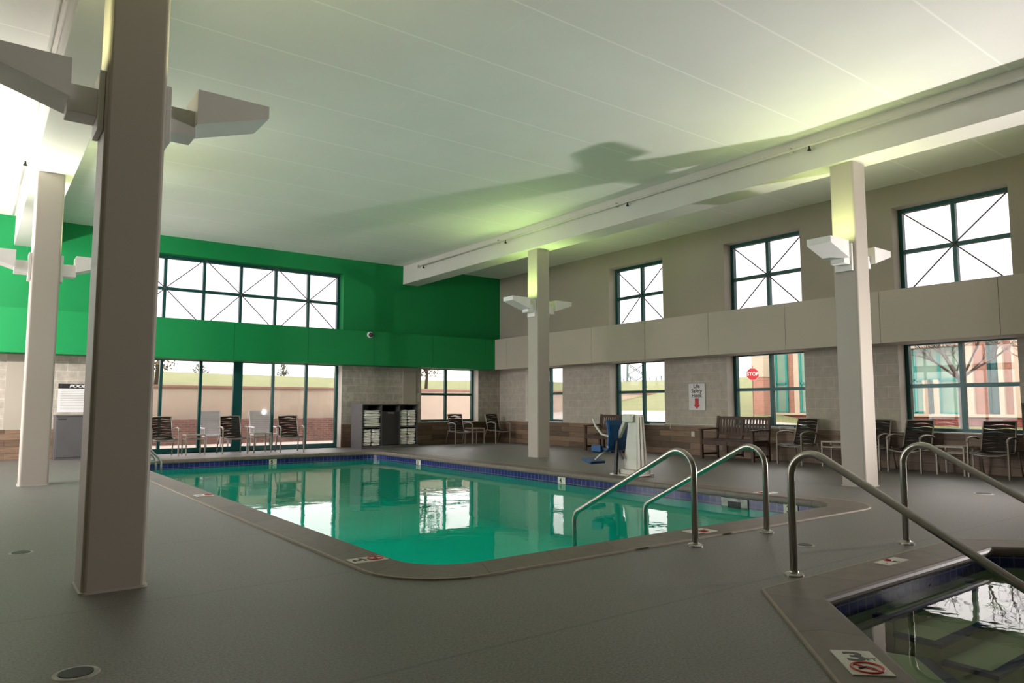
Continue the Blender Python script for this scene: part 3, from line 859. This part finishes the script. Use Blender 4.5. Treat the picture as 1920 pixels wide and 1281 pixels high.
place(BN, True, (12.70, 9.21, 0), -PI / 2 - .07, 'dark wooden garden bench under the window with the stop sign view')

# ------------------------------------------------------------------ towel shelves and towels
def towel_shelf(loc, rz, label, w, slot):
    e = empty('towel_shelf', loc, rz, label, 'shelf')
    D, Hh, t = .6, 1.135, .03
    x0, x1 = -w / 2, w / 2; cw = (w - 2 * t) / 3
    for x in (x0, x1 - t): b = MB(); b.box(x, x + t, 0, D, 0, Hh); b.build('side_panel', 'cab', e, bevel=.003)
    b = MB(); b.box(x0, x1, -.01, D, Hh, Hh + .03); b.build('top', 'cab', e, bevel=.003)
    b = MB(); b.box(x0 + t, x1 - t, .01, D, 0, .07); b.build('plinth', 'cab', e)
    b = MB(); b.box(x0 + t, x1 - t, D - .03, D, .07, Hh); b.build('back_panel', 'cab_in', e)
    for k in (1, 2):
        xx = x0 + t + cw * k; b = MB(); b.box(xx - t / 2, xx + t / 2, .005, D - .03, .07, Hh); b.build('divider', 'cab', e)
    for k in (0, 2):
        xx = x0 + t + cw * k + (t / 2 if k else 0); b = MB(); b.box(xx, xx + cw - t / 2, .03, D - .03, .545, .57); b.build('shelf_board', 'cab', e)
    xx = x0 + t + cw
    b = MB(); b.box(xx + t / 2 + .004, xx + cw - t / 2 - .004, 0, .02, .09, .97); p = b.build('front_panel', 'cab_in', e, bevel=.003)
    if slot: text_mesh('lettering', 'TOWELS', .05, 'grey_print', p, frame_m((xx + cw / 2, -.002, .925), (1, 0, 0), (0, 0, 1)), .001, bold=.001)
    return e, x0 + t, cw
def towel_mesh(w, seed):
    rnd = random.Random(seed); b = MB(); hh = .078; dp = .42
    for ly in range(2):
        n = 10; A = []
        z0 = ly * hh / 2
        rows = []
        for i in range(n + 1):
            t = i / n; x = (t - .5) * w
            edge = (1 - abs(2 * t - 1) ** 6)
            sag = .006 * math.sin(5 * t + seed + ly)
            rows.append((x, z0 + (1 - edge) * .012 + sag * .4, z0 + hh / 2 * (.80 + .2 * edge) + sag))
        yf = -.012 * rnd.random()
        prof = []
        m = 7
        for x, za, zb in rows:
            zc, r = (za + zb) / 2, (zb - za) / 2
            ring_ = [(x, yf + .02 - .02 * math.sin(PI * k / (m - 1)), zc + r * math.cos(PI * k / (m - 1))) for k in range(m)]
            ring_ += [(x, dp, za), (x, dp, zb)]
            prof.append(ring_)
        k_ = len(prof[0]); vs = [p for r in prof for p in r]; fs = []
        for i in range(len(prof) - 1):
            for k in range(k_): fs.append((i * k_ + k, i * k_ + (k + 1) % k_, (i + 1) * k_ + (k + 1) % k_, (i + 1) * k_ + k))
        fs += [tuple(range(k_)), tuple((len(prof) - 1) * k_ + k for k in range(k_ - 1, -1, -1))]
        b.add(vs, fs)
    me = b.build('folded_towel', 'towel', smooth=True)
    return me
tw_protos = {}
def towel(parent_m, x, y, z, w, label, group):
    key = (round(w, 2), random.randrange(3))
    if key not in tw_protos:
        tw_protos[key] = towel_mesh(w, key[1] + 1); o = tw_protos[key]
    else:
        o = tw_protos[key].copy(); COL.objects.link(o)
    m = parent_m @ Matrix.Translation((x + random.uniform(-.006, .006), y + random.uniform(-.045, .015), z)) @ Matrix.Rotation(random.uniform(-.03, .03), 4, 'Z')
    o.matrix_world = m
    return tag(o, label, 'towel', group)
ords = ['lowest', 'second from bottom', 'third from bottom', 'fourth from bottom', 'topmost']
def fill_shelf(e, xs, cw, comps, where):
    m = Matrix.Translation(e.location) @ Matrix.Rotation(e.rotation_euler.z, 4, 'Z')
    for (k, lvl, ncol, side, nlay) in comps:
        a = xs + cw * k + .02; wt = (cw - .05) / ncol
        z = .078 if lvl == 0 else .578
        for c in range(ncol):
            for i in range(nlay):
                cn = '' if ncol == 1 else (' inner' if (c == 1) == (k == 0) else ' outer')
                on = 'topmost' if i == nlay - 1 else ords[i]
                towel(m, a + wt * (c + .5) + .006, .035, z + i * .086, wt - .04, f'white folded towel, {on},{cn} stack, {side}, {where}', f'folded towels in {where}')
e1, xs1, cw1 = towel_shelf((8.965, 17.32, 0), .045, 'charcoal towel shelf of white folded towels against the block wall by the glass door', 1.70, True)
fill_shelf(e1, xs1, cw1, [(0, 1, 1, 'door-side upper bay', 5), (0, 0, 2, 'door-side lower bay', 5), (2, 1, 2, 'window-side upper bay', 5), (2, 0, 2, 'window-side lower bay', 5)], 'far towel shelf')
e2, xs2, cw2 = towel_shelf((12.52, 3.15, 0), -PI / 2, 'charcoal towel shelf beside the last wall chair, only its end in view', 1.70, False)
fill_shelf(e2, xs2, cw2, [(0, 1, 1, 'upper bay', 5), (0, 0, 1, 'lower bay', 5)], 'towel shelf by the wall chairs')

# grey cabinet under the rules sign
e = empty('storage_cabinet', (1.83, 17.62, 0), 0, 'grey low cabinet with one door standing below the pool rules sign', 'cabinet')
b = MB(); b.box(-.42, .42, .02, .6, 0, .90); b.build('body', 'cab', e, bevel=.004)
b = MB(); b.box(-.43, .43, -.01, .6, .90, .93); b.build('top', 'cab', e, bevel=.004)
b = MB(); b.box(-.40, .40, 0, .02, .05, .88); dd = b.build('door', 'cab', e, bevel=.004)
b = MB(); b.box(-.39, -.23, -.004, .002, .83, .86); b.build('pull_slot', 'cab_in', dd)

# ------------------------------------------------------------------ signs and wall things
e = empty('pool_rules_sign', (1.98, YB - .012, 0), 0, 'white pool rules sign with black header on the block wall above the grey cabinet', 'sign')
b = MB(); b.box(-.51, .51, 0, .011, .98, 1.495); b.build('sign_face', 'white', e)
b = MB(); b.box(-.51, .51, -.002, .011, 1.495, 1.60); hd = b.build('header', 'black', e)
text_mesh('lettering', 'POOL RULES', .085, 'white', hd, frame_m((0.02, -.003, 1.548), (1, 0, 0), (0, 0, 1)), .001, bold=.004, shear=.2, xs=1.35)
b = MB()
for k in range(12): b.box(-.46, .46 - random.random() * .25, -.0015, 0, 1.455 - k * .037, 1.465 - k * .037)
b.build('fine_print', 'grey_print', e)
e = empty('safety_hook_sign', (XR - .012, 10.59, 0), 0, 'white portrait sign with red down arrow and three black words on the block wall', 'sign')
b = MB(); b.box(0, .011, -.235, .235, 1.015, 1.63); b.build('sign_face', 'white', e)
b = MB()
for (y0, y1, z0, z1) in ((-.24, .24, 1.625, 1.635), (-.24, .24, 1.01, 1.02), (-.24, -.232, 1.01, 1.635), (.232, .24, 1.01, 1.635)): b.box(-.002, .011, y0, y1, z0, z1)
b.build('edge', 'grey_print', e)
for tx, z in (('Life', 1.565), ('Safety', 1.455), ('Hook', 1.35)):
    text_mesh('lettering', tx, .125, 'grey_print' if 0 else 'black', e, frame_m((-.002, .0, z), (0, -1, 0), (0, 0, 1)), .001, bold=.002)
b = MB(); m = frame_m((-.0015, 0, 1.0), (0, -1, 0), (0, 0, 1))
b.prism([(-.055, .285), (-.055, .14), (-.095, .14), (0, .045), (.095, .14), (.055, .14), (.055, .285)], 0, .001, mat=m); b.build('down_arrow', 'red', e)
e = empty('wall_outlet', (XR - .034, 10.71, 0), 0, 'ivory electrical outlet on the wood wainscot beside the second bench', 'outlet')
b = MB(); b.box(0, .008, -.05, .05, .41, .535); b.build('cover_plate', 'outlet', e, bevel=.003)
b = MB(); b.box(-.002, 0, -.02, .02, .435, .465); b.box(-.002, 0, -.02, .02, .48, .51); b.build('socket', 'pw', e)
e = empty('life_hook_pole', (13.12, 10.0, .691), 0, 'long thin rescue pole lying along the wainscot top behind the benches', 'rescue pole')
b = MB(); b.tube([(0, -1.9, 0), (0, 1.9, 0)], .014, 8); b.build('pole', 'pw', e, smooth=True)
for yy in (-1.6, 1.25):
    b = MB(); b.box(-.02, .12, yy - .02, yy + .02, -.022, .0); b.tube([(-.01, yy, -.02), (-.02, yy, -.08), (-.03, yy, -.11)], .008, 6); b.build('bracket', 'pw', e)
e = empty('security_camera', (8.47, YB - BD + .012, 3.02), 0, 'small white dome security camera on the green band', 'camera')
b = MB(); b.lathe([(.085, 0), (.085, .04), (.075, .055)], 20); b.v = [(x, -z, y) for x, y, z in b.v]; b.build('housing', 'white', e, smooth=False)
b = MB(); b.lathe([(.06, 0), (.056, .025), (.04, .045), (.015, .055)], 16); b.v = [(x + .01, -z - .055, y) for x, y, z in b.v]; b.build('dome', 'dark_plastic', e, smooth=True)

# floor drains
for (x, y, r, lb) in [(.41, 3.6, .07, 'round floor drain with worn white ring, in the dark corner of the deck'),
                      (.36, 6.74, .065, 'round floor drain on the deck beyond the big dark column'),
                      (5.43, 3.29, .06, 'small round floor drain between pool and hot tub handrails'),
                      (10.38, 3.79, .09, 'small round floor drain on the deck towards the wall chairs')]:
    e = empty('floor_drain', (x, y, 0), 0, lb, 'drain', 'round floor drains')
    b = MB(); b.lathe([(r * 1.3, 0), (r * 1.25, .004), (r, .006), (r * .98, .003)], 28); b.build('collar', 'drain_ring', e)
    b = MB(); b.lathe([(r * .93, .003), (r * .93, .0075), (r * .2, .0075)], 28); b.build('grate', 'drain_hole', e)

# ------------------------------------------------------------------ pool lift
e = empty('pool_lift', (8.47, 8.12, .013), 0, 'white and blue pool lift with moulded seat standing at the pool edge', 'pool lift')
b = MB(); b.box(-.20, .28, -.26, .26, 0, .03); b.build('base_plate', 'lift_white', e, bevel=.008)
b = MB()
b.prism([(-.16, -.24), (.22, -.24), (.22, .10), (-.16, .10)], .03, .10)
A = [(-.08, -.22, .10), (.18, -.22, .10), (.18, .08, .10), (-.08, .08, .10)]; Bq = [(-.01, -.17, .96), (.15, -.17, .96), (.15, .0, .96), (-.01, .0, .96)]
b.add(A + Bq, [(3, 2, 1, 0), (4, 5, 6, 7), (0, 1, 5, 4), (1, 2, 6, 5), (2, 3, 7, 6), (3, 0, 4, 7)])
for k in range(3): b.bar((-.07 + k * .09, -.235, .12), (-.01 + k * .06, -.18, .93), .018, .02, (0, 1, 0))
b.build('mast', 'lift_white', e, bevel=.012)
b = MB(); b.box(-.08, .06, -.12, .10, .84, .97); b.build('motor_cap', 'lift_white', e, bevel=.02)
b = MB(); b.bar((.0, .06, .90), (-.05, .22, .56), .06, .07, (1, 0, 0)); b.bar((-.05, .22, .56), (-.05, .45, .42), .05, .06, (1, 0, 0)); b.build('lifting_arm', 'lift_white', e, bevel=.01)
b = MB(); b.bar((-.12, .16, .55), (-.23, .10, .02), .045, .055, (0, 1, 0)); b.bar((-.15, .14, .40), (-.12, .03, .26), .03, .03); b.build('support_strut', 'dark_plastic', e, bevel=.006)
b = MB()   # moulded seat shell: back then pan (faces +y)
n = 10; W = .235
rows = []
for (y, z) in ((.24, .88), (.215, .80), (.20, .70), (.195, .58), (.20, .47), (.225, .41), (.29, .385), (.40, .39), (.52, .40), (.60, .385), (.62, .35)):
    cr = .05 if z > .45 else .03
    rows.append([(-W + 2 * W * i / n - .02, y + (cr * abs(2 * i / n - 1) ** 2.5 if z > .45 else 0), z + (cr * abs(2 * i / n - 1) ** 2.5 if z <= .45 else 0)) for i in range(n + 1)])
for r0, r1 in zip(rows, rows[1:]):
    b.strip(r0, r1, (0, -.02 if r0[5][2] > .42 else 0, 0 if r0[5][2] > .42 else -.025))
b.build('seat', 'lift_blue', e, smooth=False)
for s in (-1, 1):
    b = MB(); x = s * .255 - .02; b.tube([(x, .22, .62), (x, .36, .65), (x, .50, .78) if s < 0 else (x, .50, .66), (x, .56, .90) if s < 0 else (x, .60, .66)], .018, 8)
    b.build('armrest', 'lift_white', e, smooth=True)
    b = MB(); b.box(x - .03, x + .03, .36, .58, .36, .47); b.build('arm_bracket', 'lift_blue', e, bevel=.012)
b = MB(); b.tube([(-.02, .50, .38), (-.04, .64, .29), (-.05, .76, .20)], .017, 8); b.build('footrest_tube', 'lift_white', e, smooth=True)
b = MB(); b.bar((-.05, .68, .16), (-.05, .90, .22), .34, .045, (0, 0, 1)); b.build('footrest', 'lift_blue', e, bevel=.012)
b = MB(); b.bar((.26, .60, .33), (.26, .86, .37), .16, .035); b.build('leg_pad', 'lift_blue', e, bevel=.01)

# ------------------------------------------------------------------ outdoors: patio side
b = MB(); b.box(-6, 17, YB + WT - .06, 24.2, -1.2, -.02); b.box(-14, XL - WT, 0, YB + WT - .06, -1.2, -.02)
tag(b.build('patio_ground', 'patio'), kind='structure')
e = empty('retaining_wall', (0, 23.2, 0), 0, 'long peach stucco retaining wall with rose cap beyond the patio', 'retaining wall', kind='thing')
b = MB(); b.box(-10, 26, 0, .3, -.1, 1.66); b.build('wall_body', 'stucco', e)
b = MB(); b.box(-10, 26, -.05, .35, 1.66, 1.74); b.build('cap', 'stucco_cap', e, bevel=.01)
e = empty('brick_planter', (0, 22.6, 0), 0, 'low dusky brick planter wall seen through the glass door', 'planter')
b = MB(); b.box(-6, 9.9, 0, .5, -.02, .715); b.build('brick_wall', 'brick_low', e, bevel=.01)
def hill(x0, x1, y0, y1, zf, name, mat, nx=24, ny=14):
    b = MB(); vs = []; fs = []
    for j in range(ny + 1):
        for i in range(nx + 1):
            x = x0 + (x1 - x0) * i / nx; y = y0 + (y1 - y0) * j / ny; vs.append((x, y, zf(x, y)))
    for j in range(ny):
        for i in range(nx): k = j * (nx + 1) + i; fs.append((k, k + 1, k + nx + 2, k + nx + 1))
    b.add(vs, fs); return tag(b.build(name, mat, smooth=True), kind='structure')
hill(-25, 60, 23.5, 46, lambda x, y: 1.62 + min(1, max(0, (y - 23.5) / 8)) * .82 + .05 * math.sin(x * .3), 'grass_berm', 'grass')

# white strap loungers outside
def lounge_proto():
    e = empty('patio_lounger', (0, 0, 0), 0, 'x', 'lounge chair', 'white patio chairs outside the glass door')
    b = MB()
    for k in range(11):
        z = .40 + k * .052; y = .10 + (z - .40) * .30
        b.box(-.26 + .004 * k * 0, .26, y, y + .015, z, z + .045)
    b.build('backrest', 'lounger', e)
    b = MB()
    for s in (-1, 1): b.bar((s * .27, .09, .38), (s * .27, .275, .985), .03, .04, (0, 1, 0))
    b.bar((-.27, .275, .98), (.27, .275, .98), .035, .035); b.build('back_frame', 'lounger', e)
    b = MB()
    for k in range(8): b.box(-.26, .26, -.46 + k * .07, -.40 + k * .07, .37, .385)
    b.build('seat', 'lounger', e)
    b = MB()
    for s in (-1, 1): b.bar((s * .27, -.48, .375), (s * .27, .12, .375), .03, .045)
    b.bar((-.27, -.48, .37), (.27, -.48, .37), .03, .05); b.build('seat_frame', 'lounger', e)
    for sx in (-1, 1):
        b = MB(); b.bar((sx * .27, -.44, 0), (sx * .27, -.44, .36), .035, .035, (0, 1, 0)); b.build('leg', 'lounger', e)
        b = MB(); b.bar((sx * .27, .12, 0), (sx * .27, .10, .36), .035, .035, (0, 1, 0)); b.build('leg', 'lounger', e)
        b = MB(); b.bar((sx * .29, -.42, .56), (sx * .29, .16, .58), .05, .025); b.bar((sx * .29, -.42, .36), (sx * .29, -.42, .56), .03, .03, (0, 1, 0)); b.build('armrest', 'lounger', e)
    return e
LG = lounge_proto()
place(LG, False, (5.04, 19.75, -.02), .05, 'white slatted patio chair outside, behind the small table by the dark column')
place(LG, True, (6.33, 19.75, -.02), -.05, 'white slatted patio chair outside, between the two chairs at the door middle')

# trees
def branch_tree(name, loc, label, mat, seed, height, spread, levels=4, trunk_r=.09, lean=(0, 0), fork=.42):
    rnd = random.Random(seed); e = empty(name, loc, 0, label, 'tree')
    tr = MB(); br = MB()
    top = Vector((lean[0], lean[1], height * fork))
    tr.tube([(0, 0, 0), tuple(top * .5), tuple(top)], trunk_r, 8, rad=[trunk_r, trunk_r * .85, trunk_r * .75])
    def grow(p, d, L, r, lv):
        pts = [p]; q = p.copy(); dd = d.copy()
        for k in range(3):
            dd = (dd + Vector((rnd.uniform(-.22, .22), rnd.uniform(-.22, .22), rnd.uniform(-.1, .14)))).normalized(); q = q + dd * L / 3; pts.append(q.copy())
        br.tube(pts, r, 5, rad=[r, r * .85, r * .7, r * .5])
        if lv:
            for k in range(3 if lv > 1 else 4):
                i = rnd.choice((1, 2, 3, 3)); 
                nd = (dd + Vector((rnd.uniform(-1, 1) * spread, rnd.uniform(-1, 1) * spread, rnd.uniform(-.25, .55)))).normalized()
                grow(pts[i], nd, L * rnd.uniform(.55, .8), r * .55, lv - 1)
    for k in range(5):
        a = 2 * PI * k / 5 + rnd.random()
        grow(top, Vector((math.cos(a) * .9, math.sin(a) * .9, .75)).normalized(), height * .32, trunk_r * .55, levels - 1)
    tr.build('trunk', mat, e, smooth=True); br.build('branches', mat, e, smooth=True)
    return e
def leafy_tree(name, loc, label, seed, h, w, n, mat='leaf', low=.25, cat='tree'):
    rnd = random.Random(seed); e = empty(name, loc, 0, label, cat)
    b = MB(); b.tube([(0, 0, -.06), (.05, 0, h * .4), (0, .03, h * .9)], .06, 7, rad=[.07, .05, .015])
    for k in range(9):
        a = rnd.random() * 6.28; z = h * rnd.uniform(.25, .7); b.tube([(0, 0, z), (math.cos(a) * w * .6, math.sin(a) * w * .6, z + h * .2)], .02, 5)
    b.build('trunk', 'bark', e, smooth=True)
    f = MB()
    for k in range(n):
        a = rnd.random() * 6.28; t = rnd.random(); z = h * (low + (1 - low) * t); rr = w * math.sqrt(rnd.random()) * math.sin(PI * min(.97, .18 + .8 * t)) 
        c = Vector((math.cos(a) * rr, math.sin(a) * rr, z)); s = rnd.uniform(.04, .085)
        u = Vector((rnd.uniform(-1, 1), rnd.uniform(-1, 1), rnd.uniform(-1, 1))).normalized(); v = u.orthogonal().normalized()
        f.add([c - u * s, c + v * s * .6, c + u * s, c - v * s * .6], [(0, 1, 2, 3)])
    f.build('foliage', mat, e)
    return e
leafy_tree('garden_tree', (14.6, 25.2, 1.75), 'sparse olive tree behind the stucco wall, seen in the back window', 3, 2.2, 1.05, 900)
leafy_tree('garden_tree', (4.55, 24.6, 1.7), 'sparse olive tree behind the stucco wall, beside the big dark column edge', 5, 2.0, .7, 500)
for (x, y, s, lb) in ((9.15, 38.5, 21, 'small bare grey tree on the berm above the second glass door pane'), (13.4, 38.5, 22, 'tiny grey conifer on the berm above the door near the towel shelf')):
    leafy_tree('distant_tree', (x, y, 2.3), lb, s, 1.15 if s == 22 else 1.0, .32 if s == 22 else .5, 240, 'conifer', .1)

# ------------------------------------------------------------------ outdoors: street side
def gz(x, y):
    k = min(1, max(0, (y - 13.0) / 3.0)); t = max(0, x - 13.6)
    lo = .40 + .018 * t; hi = .42 + .072 * min(t, 7) + .142 * max(0, min(t - 7, 12)) + .01 * max(0, t - 19)
    return lo * (1 - k) + hi * k
hill(XR + WT - .05, 20.6, -30, 75, gz, 'street_pavement', 'pave', 8, 60)
hill(20.6, 120, -30, 140, gz, 'lawn', 'grass', 50, 80)

e = empty('stop_sign', (20.25, 13.9, 0), 0, 'red octagonal stop sign on a thin post outside the window', 'sign')
zc_ = 2.14; fc = Vector((-.82, -.57, 0)).normalized(); rt = Vector((0, 0, 1)).cross(fc) * 1; rt = Vector((.57, -.82, 0)).normalized()
m = frame_m((0, 0, zc_), tuple(rt), (0, 0, 1)); R = .20
oc = [(R * math.cos(PI / 8 + k * PI / 4), R * math.sin(PI / 8 + k * PI / 4)) for k in range(8)]
b = MB(); b.prism([(x * 1.06, y * 1.06) for x, y in oc], -.012, -.004, mat=m); b.build('border', 'white', e)
b = MB(); b.prism(oc, -.012, .0, mat=m); pl = b.build('sign_plate', 'stop_red', e)
text_mesh('lettering', 'STOP', .15, 'white', pl, m @ Matrix.Translation((0, 0, .002)), .002, bold=.004)
b = MB(); b.tube([(.02, .02, .4), (.02, .02, 2.42)], .018, 8); b.build('post', 'post', e)

# brick building across the drive (facade faces -x)
BX = 22.0
e = empty('brick_building', (BX, 0, 0), 0, 'salmon brick building with cream piers and teal storefront windows across the drive', 'building')
gb = .48
b = MB(); b.box(.0, 6, -12, 14.45, gb - .3, .80); b.build('brick_base', 'red_brick', e)
b = MB(); b.box(-.06, 6, -12, 14.5, .80, .88); b.build('sill_course', 'cream', e, bevel=.01)
b = MB(); b.box(.15, 6, -12, 14.4, .88, 3.3); b.build('wall', 'salmon', e)
b = MB(); b.box(-.35, 6, 8.32, 11.2, 2.78, 3.2); b.build('fascia', 'stucco', e)
def store(y0, y1, z0, z1, nmul, mat='pane_out', fr='teal_light'):
    f = MB(); f.box(.10, .16, y0, y1, z0, z1); w = f.build('store_window', mat, e)
    g = MB(); st_ = (y1 - y0) / nmul
    for k in range(nmul + 1): g.box(.06, .12, y0 + k * st_ - .035, y0 + k * st_ + .035, z0, z1)
    for zz in (z0, z1, 1.86): g.box(.06, .12, y0, y1, zz - .03, zz + .03)
    g.build('window_frame', fr, w)
store(8.36, 11.0, .9, 2.78, 4); store(7.54, 7.76, .9, 3.25, 1, 'pane_dark', 'teal'); store(12.6, 13.33, .9, 3.25, 2); store(13.84, 14.22, .9, 3.25, 1)
store(4.2, 5.6, .9, 3.2, 2)
for (y0, y1) in ((8.14, 8.30), (7.41, 7.53), (6.95, 7.2), (9.03, 9.18), (9.32, 9.46), (13.36, 13.54), (12.3, 12.55), (14.25, 14.4)):
    b = MB(); b.box(.02, .2, y0, y1,   .88, 3.3 if y0 not in (9.03, 9.32) else 1.86); b.build('pier', 'cream', e, bevel=.01)
b = MB(); b.box(-.5, -.1, 14.35, 14.75, gb - .2, 2.1); b.build('porch_pillar', 'salmon', e)
b = MB(); b.box(-.53, -.07, 14.32, 14.78, 2.1, 3.3); b.build('pillar_cap', 'cream', e)
b = MB(); b.tube([(-.02, 9.25, gb), (-.02, 9.25, 1.86)], .04, 8); b.build('downspout', 'util', e)
branch_tree('bare_tree', (17.6, 6.75, .465), 'bare dark tree with spreading twigs in front of the storefront windows', 'bark', 11, 2.7, .8, 4, .065, (.1, .05), .46)
branch_tree('bare_tree', (16.2, 4.15, .445), 'bare pale pinkish tree, its twigs entering the corner of the side window', 'bark_pale', 23, 2.7, .75, 4, .06, (0, .2), .40)

# power pylon and things along the horizon
e = empty('power_pylon', (70, 65.8, 3.6), -.75, 'grey lattice power pylon on the horizon seen through a side window', 'pylon')
b = MB(); hw = lambda z: 1.15 - .02 * z
for sx in (-1, 1):
    for sy in (-1, 1): b.bar((sx * hw(0), sy * hw(0), 0), (sx * hw(7.5), sy * hw(7.5), 7.5), .2, .2, (0, 1, 0))
for k in range(5):
    z0, z1 = k * 1.5, (k + 1) * 1.5
    for s in (-1, 1):
        b.bar((-hw(z0), s * hw(z0), z0), (hw(z1), s * hw(z1), z1), .11, .11); b.bar((hw(z0), s * hw(z0), z0), (-hw(z1), s * hw(z1), z1), .11, .11)
        b.bar((s * hw(z0), -hw(z0), z0), (s * hw(z1), hw(z1), z1), .11, .11)
b.build('lattice', 'pylon', e)
b = MB(); b.bar((-2.2, 0, 7.3), (2.2, 0, 7.3), .25, .25); b.build('crossarm', 'pylon', e)
rnd = random.Random(4); r_y = [1.0, .985, .972, .955, .925, .905, .89, .878, .70, .685, .668]
for k, q in enumerate(r_y):
    X = 76 + 5 * (k % 3); w = rnd.uniform(1.2, 1.9); h = rnd.uniform(.6, 1.5)
    e = empty('utility_box', (X, X * q, 3.55), rnd.uniform(-.3, .3), 'low blue-grey utility box far off on the lawn horizon', 'utility box', 'utility boxes along the horizon')
    b = MB(); b.box(-w / 2, w / 2, -w / 2, w / 2, 0, h); b.build('cabinet_body', 'util', e, bevel=.05)
    b = MB(); b.tube([(0, 0, h), (0, 0, h + .7)], .09, 6); b.build('insulator', 'util', e)

# ------------------------------------------------------------------ sky, camera, view
w = bpy.data.worlds.new('overcast_sky'); sc.world = w; w.use_nodes = True; nt = w.node_tree
bg = nt.nodes['Background']
co = coords(nt, 'Generated'); nz = noise(nt, co, 2.2, 4)
nt.links.new(mixc(nt, ramp(nt, nz, .3, .7), (1.0, .905, .915), (1.0, .92, .93)), bg.inputs['Color'])
bg.inputs['Strength'].default_value = 6.5

# unseen lamps: one bounced off the ceiling, one added to brighten the green wall
for loc, aim, pw, ang in (((11.6, 1.2, .8), (3.2, 8.2, 5.15), 1020, 118), ((-1.9, 14.2, 3.1), (.5, 18.0, 3.5), 800, 120)):
    la = bpy.data.lights.new('flood_lamp', 'SPOT'); la.energy = pw; la.spot_size = math.radians(ang); la.spot_blend = 1.0
    la.shadow_soft_size = .09; la.color = (1, .93, .90)
    lo = bpy.data.objects.new('flood_lamp', la); COL.objects.link(lo); lo.location = loc
    lo.rotation_euler = (Vector(aim) - Vector(loc)).to_track_quat('-Z', 'Y').to_euler()

cam = bpy.data.cameras.new('camera'); co_ = bpy.data.objects.new('camera', cam); COL.objects.link(co_)
f, yaw, pitch, roll = 1341.03, .6447, .0893, -.0002
cy, sy, cp, sp = math.cos(yaw), math.sin(yaw), math.cos(pitch), math.sin(pitch)
F = Vector((sy * cp, cy * cp, sp)); Rt = Vector((cy, -sy, 0)); U = Rt.cross(F)
R2 = Rt * math.cos(roll) + U * math.sin(roll); U2 = U * math.cos(roll) - Rt * math.sin(roll)
co_.matrix_world = Matrix(((R2.x, U2.x, -F.x, 0), (R2.y, U2.y, -F.y, 0), (R2.z, U2.z, -F.z, 1.125), (0, 0, 0, 1)))
cam.sensor_width = 36; cam.lens = f / 1920 * 36; cam.clip_start = .05; cam.clip_end = 500
sc.camera = co_
sc.view_settings.view_transform = 'Standard'; sc.view_settings.look = 'None'
sc.view_settings.exposure = 0.68; sc.view_settings.gamma = 1; sc.view_settings.use_curve_mapping = False
sc.cycles.use_denoising = True
sc.cycles.max_bounces = 10; sc.cycles.diffuse_bounces = 6; sc.cycles.transparent_max_bounces = 12
sc.cycles.sample_clamp_indirect = 8
